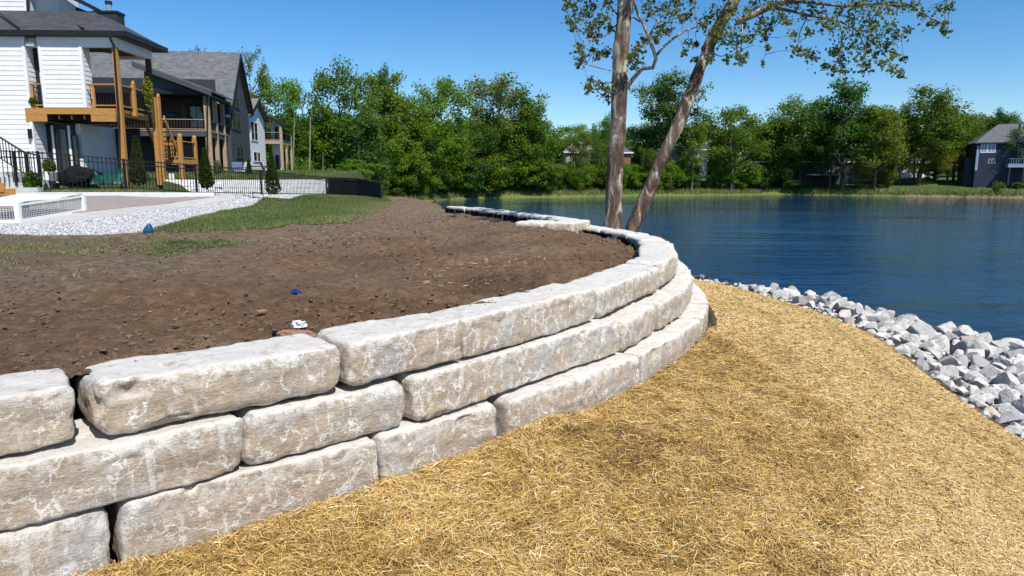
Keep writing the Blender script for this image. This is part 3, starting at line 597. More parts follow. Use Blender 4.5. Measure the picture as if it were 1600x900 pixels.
p = view_pts(MID_N, lambda x, y: ~near_mask(x, y) & ~inpoly(x, y, wallpoly) & inpoly(x, y, crestpoly) & (pdist(x, y, wallpoly[:-2]) > .18), 4.0, 26); x, y = p.T
cl = fbm(xyz(x*.9, y*.9)+7, 4); lines_ = sstep(.75, .95, np.sin((pdist(x, y, [tuple(q) for q in CDN[::2]]))*3.3+1.5*fbm(xyz(x*.4, y*.4), 2)))
keep = rng.random(len(x)) < np.clip(1-.75*lines_*(fbm(xyz(x*1.1, y*.7)+50, 3) > 0)-.5*(fbm(xyz(x*3, y*3)+20, 3) > .42), .1, 1); x, y, cl, lines_ = x[keep], y[keep], cl[keep], lines_[keep]
strands('straw_blanket', x, y, .085, .0045+.0003*y, .003+.012*rng.random(len(x))**2, .56+.11*cl+.15*rng.standard_normal(len(x))-.1*lines_, 'flat tan straw erosion blanket on the far part of the slope', .12)
e = densify(MAT_EDGE, .03); k_ = rng.integers(0, len(e), 9000); x, y = (e[k_]+.30*rng.standard_normal((9000, 2))).T
k2 = ~inpoly(x, y, wallpoly); x, y = x[k2], y[k2]; strands('straw_fringe', x, y, .15, .0045, .006+.03*rng.random(len(x))**2, .52+.24*rng.standard_normal(len(x)), 'loose straw overlapping the seam of the blanket', .2)
k_ = rng.integers(0, len(e), 2600); x, y = (e[k_]+.14*rng.standard_normal((2600, 2))).T
strands('blanket_edge', x, y, .09, .006, .01+.04*rng.random(len(x)), .72+.14*rng.standard_normal(len(x)), 'pale frayed seam where the straw blanket begins', .3)
wx, wy = [], []
for (px, py), n_, sp in (((770, 416), 110, .4), ((705, 436), 60, .35), ((640, 405), 30, .6), ((830, 405), 60, .5), ((300, 465), 30, .8)):
    c = march(z_plateau, px, py, 5); wx.append(c.x+sp*rng.standard_normal(n_)*1.3); wy.append(c.y+sp*rng.standard_normal(n_))
x, y = np.concatenate(wx), np.concatenate(wy)
strands('straw_wisps', x, y, .09, .006, .004+.012*rng.random(len(x)), .45+.2*rng.standard_normal(len(x)), 'thin straw wisps blown over the bare soil', .15, None, z_soil)
# dark soil lumps showing through the loose straw
p = view_pts(420, lambda x, y: near_mask(x, y) & ~inpoly(x, y, wallpoly), 4.2, 9); x, y = p.T; k_ = fbm(xyz(x*3.2, y*3.2)+5, 4) > .42; x, y = x[k_], y[k_]; sz = .015+.035*rng.random(len(x))**2
tag(blobs('soil_lumps', np.stack([x, y, z_s(x, y)+.01], 1), sz, MT['clod'], rng.random(len(x))*.25, .6, 1, .3), 'dark soil lumps showing through the loose straw', 'clods', kind='stuff')
# ------------------------------------------------------------------ riprap: each rock on its own
def rock_mesh(seed):
    v, f = ico(4); R = np.random.default_rng(seed)
    for _ in range(15):
        nrm = R.standard_normal(3); nrm /= np.linalg.norm(nrm); h = R.uniform(.42, .80); d = v@nrm-h; v = v-np.clip(d, 0, None)[:, None]*nrm*.94
    v = v*(1+.03*fbm(v*2.2+seed*5, 4, .6)+.018*fbm(v*9+seed, 2))[:, None]*np.array([1.15, .9, .78])
    return mesh_np('rock', v, f, MT['rock'], False)
RM = [rock_mesh(60+i) for i in range(14)]
rip = [tuple(p) for p in CDN if -3 < p[1] < 30]+[tuple(p) for p in densify(SHORE, .3) if -3 < p[1] < 31][::-1]
cand = []
for y0, y1, n in ((5, 13, 2600), (13, 24, 2600), (24, 31, 900)):
    q = np.array(rip); a = np.stack([rng.uniform(q[:, 0].min(), q[:, 0].max(), n), rng.uniform(y0, y1, n)], 1); a = a[inpoly(a[:, 0], a[:, 1], rip)]
    dcr = pdist(a[:, 0], a[:, 1], [tuple(p) for p in CDN[::2]]); dsh = pdist(a[:, 0], a[:, 1], SHORE)
    vx = a[:, 0]/a[:, 1]
    for (x, y), c_, h_ , v_ in zip(a, dcr, dsh, vx):
        if v_ > .95: continue
        cand.append((x, y, c_, h_))
cand.sort(key=lambda c: -min(c[2], 2.2)*random.uniform(.55, 1.0)); placed = []; rocks = []
for x, y, c_, h_ in cand:
    r = random.uniform(.13, .31)*(.55+.5*min(1, c_/1.4))*(1.0 if random.random() > .12 else 1.25)
    if c_ < r*.75 or y > 23.6: continue
    if any((x-a)**2+(y-b)**2 < (.66*(r+q))**2 for a, b, q in placed): continue
    placed.append((x, y, r)); rocks.append((x, y, r))
rocks.sort(key=lambda q: -q[2]/math.hypot(q[0], q[1])); 
LBL = ['pale grey broken rock lying in the riprap band along the lake shore']
for i, (x, y, r) in enumerate(rocks[:292]):
    dcr = float(pdist(np.array([x]), np.array([y]), [tuple(p) for p in CDN[::2]])[0]); tone = random.choices([0, 1, 2], [.72, .235, .045])[0]
    lb = ('large ' if r > .34 else ('mid sized ' if r > .24 else 'small '))+('white broken rock', 'grey broken rock', 'tan stained rock')[tone]+(' at the straw edge of the riprap' if dcr < .9 else (' in the middle of the riprap band' if dcr < 2.1 else ' on the water side of the riprap'))
    o = link('rock', RM[i % len(RM)]); zz = float(z_s(np.array([x]), np.array([y]))[0])
    o.location = (x, y, zz+r*.42); o.rotation_euler = (random.uniform(-.9, .9), random.uniform(-.9, .9), random.uniform(0, 6.28)); o.scale = (r*random.uniform(.95, 1.25), r*random.uniform(.9, 1.15), r*random.uniform(.85, 1.2))
    o.material_slots[0].link = 'OBJECT'; o.material_slots[0].material = MT[('rock', 'rock_grey', 'rock_tan')[tone]]; tag(o, lb, 'rock', 'riprap rocks along the lake shore')
q = scatter_poly(rip, 3600); dcr = pdist(q[:, 0], q[:, 1], [tuple(p) for p in CDN[::2]]); q = q[rng.random(len(q)) < np.clip(1.25-dcr*.5, .25, 1)]; sz = .03+.075*rng.random(len(q))**2
tag(blobs('riprap_chips', np.stack([q[:, 0], q[:, 1], z_s(q[:, 0], q[:, 1])+sz*.4], 1), sz, MT['rock'], rng.random(len(q)), .7, 2, .12), 'small pale stone chips between straw edge and riprap rocks', 'gravel', kind='stuff')
# ------------------------------------------------------------------ lake
v = np.array([(-90, -60, Z_WATER), (330, -60, Z_WATER), (330, 260, Z_WATER), (-90, 260, Z_WATER)]); tag(link('lake_water', mesh_np('lake_water', v, np.array([[0, 1, 2, 3]]), MT['water'])), kind='structure')
g = mesh_np('ground', np.array([(-2000, -2000, -6.5), (2000, -2000, -6.5), (2000, 2000, -6.5), (-2000, 2000, -6.5)]), np.array([[0, 1, 2, 3]]), MT['lawn_soil']); tag(link('ground', g), kind='structure')
# ------------------------------------------------------------------ far banks
FS = [on(px, py, Z_WATER) for px, py in [(560, 318), (640, 316), (690, 312.5), (760, 309.5), (860, 308), (930, 307), (1000, 306), (1100, 305.3), (1178, 304.5), (1190, 303.7), (1225, 303.9), (1250, 304.3), (1330, 305.5), (1450, 307.2), (1600, 309), (1760, 311)]]
FSH = [(-9, 52), (-22, 80)]+FS+[(150, 95), (160, 30), (150, -60), (20, -60), (0, 30)]
bx = np.concatenate([np.arange(-160, -40, 4.0), np.arange(-40, 120, 1.3), np.arange(120, 260, 4.0)]); by = np.concatenate([np.arange(50, 190, 1.3), np.arange(190, 420, 6.0)])
A, B = np.meshgrid(bx, by); fx_, fy_ = A.ravel(), B.ravel()
def z_bank(x, y):
    x = np.asarray(x, float); y = np.asarray(y, float); ins = inpoly(x, y, FSH); d = pdist(x, y, FSH, True)
    z = Z_WATER+.25*sstep(0, .6, d)+2.9*(1-np.exp(-d/13))+.022*d+.05*np.clip(y-175, 0, 200)*sstep(30, -30, x)+.02*np.clip(y-165, 0, 200)
    return np.where(ins, Z_WATER-1.2*sstep(0, 3, d), z)
fz_ = z_bank(fx_, fy_)+.12*fbm(xyz(fx_*.3, fy_*.3), 3); d = pdist(fx_, fy_, FSH, True)
reed = sstep(7, 1.5, d); bare = sstep(3.0, .8, d)*sstep(72, 76, fx_-8)*.8+.9*sstep(.9, .2, d)*0
tag(link('lake_bank', mesh_np('lake_bank', np.stack([fx_, fy_, fz_], 1), grid_faces(len(by), len(bx)), MT['bank'], True, {'reed': reed, 'bare': np.clip(bare, 0, 1)})), kind='structure')
# ------------------------------------------------------------------ local frames for buildings
class Frame:
    def __init__(s, px, py, Y, rot):
        s.o = at(px, py, Y); s.r = rot; s.c, s.s = math.cos(rot), math.sin(rot)
    def loc(s, p):
        d = Vector(p)-s.o; return Vector((d.x*s.c+d.y*s.s, -d.x*s.s+d.y*s.c, d.z))
    def L(s, px, py, v):                                # where the line of sight meets the local plane y = v
        e = s.loc((0, 0, HC)); r = ray(px, py); d = Vector((r[0]*s.c+r[1]*s.s, -r[0]*s.s+r[1]*s.c, r[2]))
        t = (v-e.y)/d.y; p = e+d*t; return Vector((p.x, v, p.z))
    def U(s, px, py, u):                                # ... or the plane x = u
        e = s.loc((0, 0, HC)); r = ray(px, py); d = Vector((r[0]*s.c+r[1]*s.s, -r[0]*s.s+r[1]*s.c, r[2]))
        t = (u-e.x)/d.x; p = e+d*t; return Vector((u, p.y, p.z))
def bx_(name, mat, par, x0, x1, y0, y1, z0, z1): return MB().box(x0, x1, y0, y1, z0, z1).build(name, MT[mat], par)
BOARDS = {}
def boards(par, mat, a, b, z0, z1, pitch=.2, outward=(0, -1, 0), name='siding_board', lap=.022):
    """lapped boards on a vertical wall from a to b (local xy), one object each"""
    a, b = Vector((*a, 0)), Vector((*b, 0)); n = max(1, round((z1-z0)/pitch)); h = (z1-z0)/n; o = Vector(outward)
    key = (mat, tuple(round(q, 3) for q in (*(b-a), *o)), round(h, 4))
    if key not in BOARDS:
        d = b-a; BOARDS[key] = MB().hexa([Vector((0, 0, 0)), d, d+o*lap, o*lap, Vector((0, 0, h+.004)), d+Vector((0, 0, h+.004)), d+o*.006+Vector((0, 0, h+.004)), o*.006+Vector((0, 0, h+.004))]).mesh(name, MT[mat])
    for k in range(n):
        q = link(name, BOARDS[key], par); q.location = (a.x, a.y, z0+k*h)
def window(par, mat, frame, x0, x1, z0, z1, y, cols=1, rows=1, fw=.07, axis='x', sgn=-1):
    """window in the plane y (or x when axis is 'y'): frame with bars, pane as a sub-part"""
    def B(m, u0, u1, w0, w1, d0, d1):
        d0, d1 = y+sgn*d0, y+sgn*d1
        m.box(u0, u1, d0, d1, w0, w1) if axis == 'x' else m.box(d0, d1, u0, u1, w0, w1)
    m = MB(); B(m, x0, x1, z0, z0+fw, 0, .05); B(m, x0, x1, z1-fw, z1, 0, .05); B(m, x0, x0+fw, z0+fw, z1-fw, 0, .05); B(m, x1-fw, x1, z0+fw, z1-fw, 0, .05)
    for i in range(1, cols): u = x0+(x1-x0)*i/cols; B(m, u-fw/3, u+fw/3, z0+fw, z1-fw, .005, .045)
    for i in range(1, rows): w = z0+(z1-z0)*i/rows; B(m, x0+fw, x1-fw, w-fw/3, w+fw/3, .008, .042)
    f = m.build('window', MT[frame], par); m = MB(); B(m, x0+fw/2, x1-fw/2, z0+fw/2, z1-fw/2, .01, .022); m.build('pane', MT[mat], f); return f
def railing(par, a, b, z, h, mat, bal, n, wr=.09, name='railing', bw=.03):
    a, b = Vector((*a, z)), Vector((*b, z)); m = MB(); u = Vector((0, 0, 1))
    m.bar(a+u*h, b+u*h, wr, .05); m.bar(a+u*.10, b+u*.10, wr*.7, .05); r = m.build(name, MT[mat], par)
    me = MB().bar((0, 0, .12), (0, 0, h-.02), bw).mesh('baluster', MT[bal])
    for i in range(1, n): q = link('baluster', me, r); q.location = a.lerp(b, i/n)
    return r
def post(par, x, y, z0, z1, w, mat, cap=False, name='post'):
    p = bx_(name, mat, par, x-w/2, x+w/2, y-w/2, y+w/2, z0, z1)
    if cap: MB().lathe((x, y, z1), [(0, w*.62), (.03, w*.62), (.05, w*.5), (.09, w*.6), (.15, w*.45), (.18, .01)], 8).build('post_cap', MT[mat], p, True)
    return p
# ------------------------------------------------------------------ white house with the cedar deck
f1 = Frame(189, 287, 31, .045)
h1 = empty('house', f1.o, .045, label='white lap sided house with cedar deck and black roof trim on the left', cat='house')
L, U = f1.L, f1.U
zg = -.1; ul = L(-170, 100, 0).x; uw = L(44, 130, 0).x; zeave = L(100, 55, -.2).z; zdeck = L(100, 168, 0).z; zdb = L(100, 190, 0).z
w = bx_('wall', 'white_siding', h1, ul, uw-.03, .03, 3.0, zg, zeave); boards(w, 'white_siding', (ul, .03), (uw-.12, .03), zg, zeave, .2)
bx_('corner_trim', 'white_trim', w, uw-.12, uw+.012, -.012, .1, zg, zeave)
boards(w, 'white_siding', (uw-.03, .1), (uw-.03, .62), zg, zeave, .2, (1, 0, 0))
# recess with tall dark window, left of the bay
u0, u1 = L(44, 120, .6).x, L(66, 120, .6).x
bx_('wall', 'white_siding', h1, uw-.03, u1+.4, .62, .8, zdeck, zeave)
window(h1, 'glass', 'black_trim', L(41, 120, .6).x, L(62, 120, .6).x, zdeck+.05, L(50, 74, .6).z, .61, 2, 1, .06)
bx_('trim_block', 'white_trim', h1, L(41, 68, 0).x, L(54, 68, 0).x, -.05, .5, L(45, 71.5, 0).z, L(45, 66.5, 0).z)
bx_('frieze', 'white_trim', h1, uw, L(63, 60, 0).x, .28, .4, L(45, 74, .3).z, zeave)
# bay
b0, b1 = L(63, 110, 0).x, L(129.5, 110, 0).x; zb0 = L(100, 168, 0).z
w = bx_('bay', 'white_siding', h1, b0, b1, .02, .64, zb0, zeave); boards(w, 'white_siding', (b0+.1, .02), (b1-.1, .02), zb0, zeave, .2)
boards(w, 'white_siding', (b1, .1), (b1, .64), zb0, zeave, .2, (1, 0, 0))
for x0, x1 in ((b0-.01, b0+.1), (b1-.1, b1+.028)): bx_('corner_trim', 'white_trim', w, x0, x1, -.012, .1, zb0, zeave)
# porch on the right: header beams, ceiling, posts, spout
p0, p1 = L(134, 66, 0).x, L(181, 66, 0).x; zh = L(160, 73.5, 0).z
bx_('header_beam', 'white_trim', h1, p0-.2, p1, 0, .22, zh, zeave); bx_('header_beam', 'white_trim', h1, p1-.22, p1, .22, 3.3, zh, zeave)
bx_('porch_ceiling', 'dark_wood', h1, b1, p1-.22, .22, 3.4, zh+.12, zh+.17); bx_('header_beam', 'white_trim', h1, b1, p1-.22, 3.1, 3.3, zh, zeave)
bx_('wall', 'white_siding', h1, uw, L(126, 130, 3.0).x, .8, 3.0, zdeck, zeave)
pc = L(182, 130, 0).x
post(h1, pc, .12, zg, zh, .2, 'cedar'); post(h1, pc, 3.15, zdb, zh, .2, 'dark_wood')
m = MB(); q = [L(171, 56, -.26), L(173, 62, -.24), L(178, 72, -.06), L(186, 186, -.06), L(187.5, 284, -.06)]; m.tube(q, .05, 6); m.build('downspout', MT['black_metal'], h1)
# roof skirt
uc = L(194, 55, -.2).x; rz = .2
def slab(name, mat, P, par, t=.14): return MB().prism(P, (0, 0, t)).build(name, MT[mat], par)
zt = L(60, 22, 1.75).z; ut = uc-2.2
slab('roof', 'shingles', [(ul, -.2, zeave+.05), (uc, -.2, zeave+.05), (ut, 1.75, zt), (ul, 1.75, zt)], h1)
slab('roof', 'shingles', [(uc, -.2, zeave+.052), (uc, 3.8, zeave+.052), (ut, 3.8, zt), (ut, 1.75, zt)], h1)
slab('soffit', 'black_trim', [(ul, -.19, zeave-.03), (uc-.01, -.19, zeave-.03), (uc-.01, 3.8, zeave-.03), (ul, 3.8, zeave-.03)], h1, .03)
bx_('gutter', 'black_trim', h1, ul, uc+.06, -.28, -.2, zeave-.02, zeave+.19); bx_('gutter', 'black_trim', h1, uc, uc+.08, -.2, 3.85, zeave-.02, zeave+.2)
for a, b in (((0, 22), (31, 46)), ((112, 37), (131, 47))):
    MB().bar(L(a[0], a[1], 1.1)+Vector((0, 0, .06)), L(b[0], b[1], -.3)+Vector((0, 0, .06)), .07, .05).build('roof_valley', MT['black_trim'], h1)
# upper storey
uu = L(41, 10, 1.75).x; w = bx_('wall', 'white_siding', h1, ul, uu, 1.77, 6, zt-.5, zt+3); boards(w, 'white_siding', (ul, 1.77), (uu-.08, 1.77), zt-.1, zt+3, .2)
bx_('corner_trim', 'white_trim', w, uu-.08, uu+.01, 1.73, 1.85, zt-.2, zt+3); MB().tube([L(42.5, -40, 1.7), L(43.5, 23, 1.7)], .05, 6).build('downspout', MT['black_metal'], h1)
g0, g1 = L(45, 10, 2.4).x, L(130, 10, 2.4).x
w = MB().prism([(g0-1.5, 2.42, zt-.3), (g1, 2.42, zt-.3), L(128, 18, 2.42), L(100, -3, 2.42), L(60, -20, 2.42), (g0-1.5, 2.42, zt+3)], (0, .2, 0)).build('gable_wall', MT['white_siding'], h1)
boards(w, 'white_siding', (g0, 2.42), (L(95, 0, 2.42).x, 2.42), zt+.1, zt+.75, .2)
MB().prism([L(40, -46, 1.55), L(143, 9, 1.55), L(143, 14, 1.55), L(40, -36, 1.55)], (0, .8, 0)).build('upper_roof', MT['black_trim'], h1)
MB().prism([L(118, 10, 1.9), L(181, 38, 1.9), L(181, 44, 1.9), L(118, 18, 1.9)], (0, .8, 0)).build('upper_roof', MT['black_trim'], h1)
c0, c1 = L(148, 40, 3.4), L(184, 40, 3.4); zc = L(160, 16.5, 3.4).z
ch = bx_('chimney', 'dark_siding_and_shade', h1, c0.x, c1.x, 3.4, 4.1, zeave, zc-.1); bx_('chimney_cap', 'black_trim', ch, c0.x-.04, c1.x+.04, 3.36, 4.14, zc-.1, zc)
x = L(170, 10, 3.7).x; MB().tube([(x, 3.7, zc), (x, 3.7, L(170, 7, 3.7).z)], .12, 10).build('flue', MT['flue'], ch); MB().tube([(x, 3.7, L(170, 7, 3.7).z), (x, 3.7, L(170, 2, 3.7).z)], .16, 10).build('flue_cap', MT['black_metal'], ch)
# deck
def fascia(x0, x1, y, z0, z1, n):
    for k in range(n): bx_('fascia_board', 'cedar', h1, x0, x1, y, y+.04, z0+(z1-z0)*k/n+.004, z0+(z1-z0)*(k+1)/n-.004)
d0, d1, d2, d3 = L(40, 178, 0).x, L(73, 178, 0).x, L(142, 178, 0).x, L(181, 178, 0).x; zm = L(100, 178.5, 0).z
fascia(d0, d1, -.02, zdb, zdeck-.02, 2); fascia(d2, d3, -.02, zdb, zdeck-.02, 2); fascia(d1, d2, -.015, zm, zdeck-.02, 1)
for k in range(2): bx_('fascia_board', 'cedar', h1, d3-.04, d3, .025, 3.3, zdb+.25+(zdeck-zdb-.27)*k/2, zdb+.25+(zdeck-zdb-.27)*(k+1)/2-.008)
bx_('deck_floor', 'cedar', h1, d0, d3-.05, .03, 3.3, zdeck-.07, zdeck-.03)
for k in range(7): bx_('joist', 'dark_wood', h1, d0+.3+(d3-d0-.6)*k/6-.03, d0+.3+(d3-d0-.6)*k/6+.03, .03, 3.25, zdb+.1, zdeck-.075)
rh = L(160, 131.5, 0).z-zdeck
railing(h1, (max(d0, uw)+.06, .05), (b0, .05), zdeck, rh, 'cedar', 'black_metal', 9, .1, bw=.02); railing(h1, (b1+.1, .05), (pc-.1, .05), zdeck, rh, 'cedar', 'black_metal', 11, .1, bw=.02)
post(h1, max(d0, uw)+.1, .07, zdeck, zdeck+rh, .1, 'cedar'); post(h1, b1+.32, .07, zdeck, zdeck+rh, .1, 'cedar')
ym = 1.35; railing(h1, (pc, .25), (pc, ym), zdeck, rh, 'cedar', 'black_metal', 9, .1, bw=.02); railing(h1, (pc, ym), (pc, 3.1), zdeck, rh, 'cedar', 'black_metal', 13, .1, bw=.02)
post(h1, pc+.03, ym, zdeck-.25, zdeck+rh+.16, .17, 'cedar', True); post(h1, pc+.05, 3.3, zg, zdeck+rh-.2, .2, 'cedar'); q = L(247, 170, 4.0); post(h1, q.x, 4.0, zg, zdeck+rh-.1, .2, 'cedar', True)
for a, b in (((192, 236), (212, 262)),): pass
# curtains or lit bits seen through the porch
bx_('back_rail', 'black_metal', h1, b1, pc-.1, 3.2, 3.26, zdeck+rh-.05, zdeck+rh)
# ground floor under the deck, front and back walls coloured dark for its shade
e0, e1 = L(45, 240, 1.0).x, L(125, 240, 1.0).x
bx_('wall', 'dark_siding_and_shade', h1, e0-.5, e1-.21, 1.0, 1.2, zg, zdb)
for a, b, t in ((55, 83, 194), (86, 108, 200)): window(h1, 'glass', 'black_trim', L(a, 240, .95).x, L(b, 240, .95).x, zg+.05, L(a, t, .95).z, .99, 1, 1, .07)
for px in (84.5, 110): x = L(px, 240, .9).x; bx_('door_trim', 'white_trim', h1, x-.05, x+.05, .92, 1.0, zg, zdb-.1)
w = bx_('wall', 'white_siding', h1, e1-.2, e1, 1.2, 4.2, zg, zdb); boards(w, 'white_siding', (e1, 1.2), (e1, 4.2), zg, zdb-.05, .2, (1, 0, 0))
window(h1, 'glass', 'black_trim', L(113, 240, .95).x, L(123, 240, .95).x, zg+.9, zdb-.5, .99, 1, 1, .05)
bx_('wall', 'dark_siding_and_shade', h1, e1, pc-1.2, 4.2, 4.4, zg, zdb)
x = L(47.5, 209, -.05); m = bx_('wall_lamp', 'black_metal', h1, x.x-.06, x.x+.06, -.14, 0, x.z-.2, x.z+.2)
# stair landing in cedar, right of the deck
fl = Frame(289, 284, 37, .045); q = f1.loc(fl.o)
ax, ay = q.x, q.y; lx0 = L(244, 250, ay).x; zl = L(280, 249, ay).z; zlb = L(280, 257.5, ay).z; ds = 1.85; zg2 = zg-.05
bx_('landing_board', 'cedar', h1, lx0, ax, ay, ay+.04, zlb, zl); bx_('landing_board', 'cedar', h1, ax-.04, ax, ay+.045, ay+ds, zlb, zl); bx_('landing_floor', 'cedar', h1, lx0, ax-.05, ay+.05, ay+ds, zl-.06, zl-.02)
ztop = L(285, 214, ay).z; zr = L(285, 220.5, ay).z-zl
post(h1, ax-.1, ay-.02, zg2, ztop, .19, 'cedar', True); post(h1, ax-.1, ay+ds, zg2, ztop, .19, 'cedar', True); post(h1, L(270, 240, ay+.9).x, ay+.9, zl, ztop-.12, .17, 'cedar', True); post(h1, L(257, 220, ay+1.4).x, ay+1.4, zl, ztop+.3, .17, 'cedar', True); post(h1, lx0+.1, ay+.1, zg2, ztop+.5, .2, 'cedar')
railing(h1, (lx0+.2, ay), (ax-.2, ay), zl, zr, 'cedar', 'cedar', 9, .12, bw=.045); railing(h1, (ax-.08, ay+.1), (ax-.08, ay+ds-.1), zl, zr, 'cedar', 'black_metal', 12, .1, bw=.02)
sa, sb = Vector((pc-.3, 3.9, zdeck-.1)), Vector((lx0+.3, ay+.9, zl))
for o_ in (0, 1.0): MB().bar(sa+Vector((-.5+o_, 0, 0)), sb+Vector((-.4+o_, 0, 0)), .05, .26).build('stringer', MT['cedar'], h1)
for k in range(1, 9): c = sa.lerp(sb, k/9); bx_('stair_tread', 'cedar', h1, c.x-.5, c.x+.5, c.y-.14, c.y+.14, c.z+.02, c.z+.06)
# ------------------------------------------------------------------ dark grey house with the screened porch
f2 = Frame(326, 266, 52, .154); L, U = f2.L, f2.U
h2 = empty('house', f2.o, .154, label='dark grey house with steep shingled gable and tan porch posts behind the cedar deck', cat='house')
zf = L(326, 204, 0).z; zfb = L(326, 211, 0).z; ul = -11.5; ze = L(328, 145, 0).z
for nm, px, v in (('p', 321.5, 0.0), ('p', 326.5, .02)): post(h2, L(px, 200, v).x, v+.1, -.2, ze, .22 if px > 325 else .14, 'tan_wood')
MB().tube([L(324, 148, -.08), L(324.2, 262, -.08)], .06, 6).build('downspout', MT['black_metal'], h2)
for px in (337.5, 349): p = U(px, 200, -.1); post(h2, -.1, p.y, -.2, ze, .28, 'tan_wood')
bx_('deck_board', 'grey_siding', h2, ul, 0, 0, .06, zfb-.1, zf-.06); bx_('deck_board', 'grey_siding', h2, -.06, 0, .06, 6.8, zfb-.1, zf-.06); bx_('deck_floor', 'tan_wood', h2, ul, .04, -.04, 6.8, zf-.06, zf)
rh = L(300, 186.5, 0).z-zf; railing(h2, (ul, .05), (L(320, 190, 0).x, .05), zf, rh, 'tan_wood', 'dark_wood', 60, .12, bw=.03); railing(h2, (-.06, .3), (-.06, 6.7), zf, rh, 'tan_wood', 'black_metal', 40, .1, bw=.02)
w = bx_('wall', 'dark_siding_and_shade', h2, ul, -.3, 4.6, 4.8, -.2, ze+1.5); bx_('curtain', 'grey_siding', h2, L(284, 180, 4.5).x, L(292, 180, 4.5).x, 4.5, 4.6, zf+.1, zf+2.1); window(h2, 'glass', 'dark_siding_and_shade', L(296, 180, 4.5).x, L(318, 180, 4.5).x, zf+.1, zf+2.3, 4.58, 2, 1)
q = L(270, 178, 2.5); MB().lathe((q.x, q.y, q.z-.15), [(0, .45), (.08, .42), (.2, .3), (.35, .06), (.9, .02)], 12).build('pendant_lamp', MT['tarp'], h2, True)
# porch gable
r0, r1 = L(205, 96, -.5), L(329.5, 142, -.5); dr = (r1-r0)
MB().prism([r0, r1, r1+Vector((0, 0, -.34)), r0+Vector((0, 0, -.34))], (0, .14, 0)).build('fascia', MT['grey_siding'], h2)
MB().prism([r0+Vector((0, .14, -.05)), r1+Vector((0, .14, -.05)), r1+Vector((0, .14, .10)), r0+Vector((0, .14, .10))], (0, 7.0, 0)).build('porch_roof', MT['grey_shingles'], h2)
MB().prism([L(225, 108, .1), L(310, 147.5, .1), L(225, 147.5, .1)], (0, .12, 0)).build('gable_siding', MT['grey_siding'], h2)
bx_('beam', 'black_trim', h2, ul, 0, 0.0, .2, ze-.1, ze+.25); bx_('beam', 'black_trim', h2, -.2, 0, .2, 6.8, ze-.1, ze+.3); bx_('porch_ceiling', 'black_trim', h2, ul, -.2, .2, 4.6, ze+.1, ze+.15)
bx_('eave', 'black_trim', h2, .0, .38, -.36, 6.6, r1.z-.32, r1.z-.1)
# main gable
v1 = U(360, 200, 0).y; v2 = U(389, 200, 0).y; vr = (v1+v2)/2; ze2 = U(361, 153, .35).z; zr2 = L(372, 85, vr).z
MB().prism([(0, v1, -.2), (0, v2, -.2), (0, v2, ze2), (0, vr, zr2-.25), (0, v1, ze2)], (-.25, 0, 0)).build('gable_wall', MT['grey_siding'], h2)
bx_('wall', 'dark_siding_and_shade', h2, ul-3, -.25, v1, v2, -.2, ze2-.3)
sl_ = (zr2-ze2)/(vr-v1)
for sg, va in ((1, v1-.5), (-1, v2+.5)):
    a = ze2-.5*sl_; MB().prism([(ul-6, va, a), (.38, va, a), (.38, vr, zr2), (ul-6, vr, zr2)], (0, 0, .16)).build('roof', MT['grey_shingles'], h2)
    MB().prism([(.37, va, a-.18), (.37, vr, zr2-.18), (.37, vr, zr2+.1), (.37, va, a+.1)], (.06, 0, 0)).build('rake_board', MT['black_trim'], h2)
boards(h2, 'grey_siding', (0, v1), (0, v2), -.2, ze2-.3, .22, (1, 0, 0))
for a, b, t, bt in ((363, 376, 176, 201), (366.5, 378, 228, 246), (369, 375.5, 153, 168)): window(h2, 'glass_green', 'grey_siding', U(a, 190, .06).y, U(b, 190, .06).y, U(a, bt, .06).z, U(a, t, .06).z, .045, 2, 2, .09, 'y', 1)
# ------------------------------------------------------------------ white house behind it
f3 = Frame(391, 262, 78, .12); L, U = f3.L, f3.U
h3 = empty('house', f3.o, .12, label='white house with small gable and tan raised deck, last of the three before the woods', cat='house')
ze = L(385, 178, 0).z; w = bx_('wall', 'white_siding', h3, -5, 0, 0, .3, -.3, ze); boards(w, 'white_siding', (-5, 0), (-.02, 0), -.3, ze, .25)
v2 = U(414, 220, 0).y; vr = v2*.5; zr = U(406, 157, .4).z
MB().prism([(0, .3, -.3), (0, v2, -.3), (0, v2, ze), (0, vr, zr-.3), (0, .3, ze)], (-.3, 0, 0)).build('gable_wall', MT['white_siding'], h3); boards(h3, 'white_siding', (0, .02), (0, v2), -.3, ze-.1, .25, (1, 0, 0))
sl_ = (zr-ze)/vr
for va in (-.5, v2+.5): MB().prism([(-7, va, ze-.5*sl_), (.45, va, ze-.5*sl_), (.45, vr, zr), (-7, vr, zr)], (0, 0, .16)).build('roof', MT['brown_shingles'], h3); MB().prism([(.44, va, ze-.5*sl_-.3), (.44, vr, zr-.3), (.44, vr, zr+.1), (.44, va, ze-.5*sl_+.1)], (.06, 0, 0)).build('rake_board', MT['black_trim'], h3)
MB().tube([L(387, 176, -.1), L(388.5, 255, -.1)], .07, 6).build('downspout', MT['black_metal'], h3)
for a, b, t, bt in ((392, 403, 189, 219), (394, 405, 236, 252)): window(h3, 'glass', 'white_trim', U(a, 210, .06).y, U(b, 210, .06).y, U(a, bt, .06).z, U(a, t, .06).z, .05, 2, 1, .09, 'y', 1)
vd = v2+.4; q0, q1 = L(405, 223, vd), L(441, 223, vd); zf = q0.z
bx_('wall', 'white_siding', h3, 0, L(438, 200, vd+3.2).x, vd+3.2, vd+3.4, -.3, L(430, 192, vd+3.2).z)
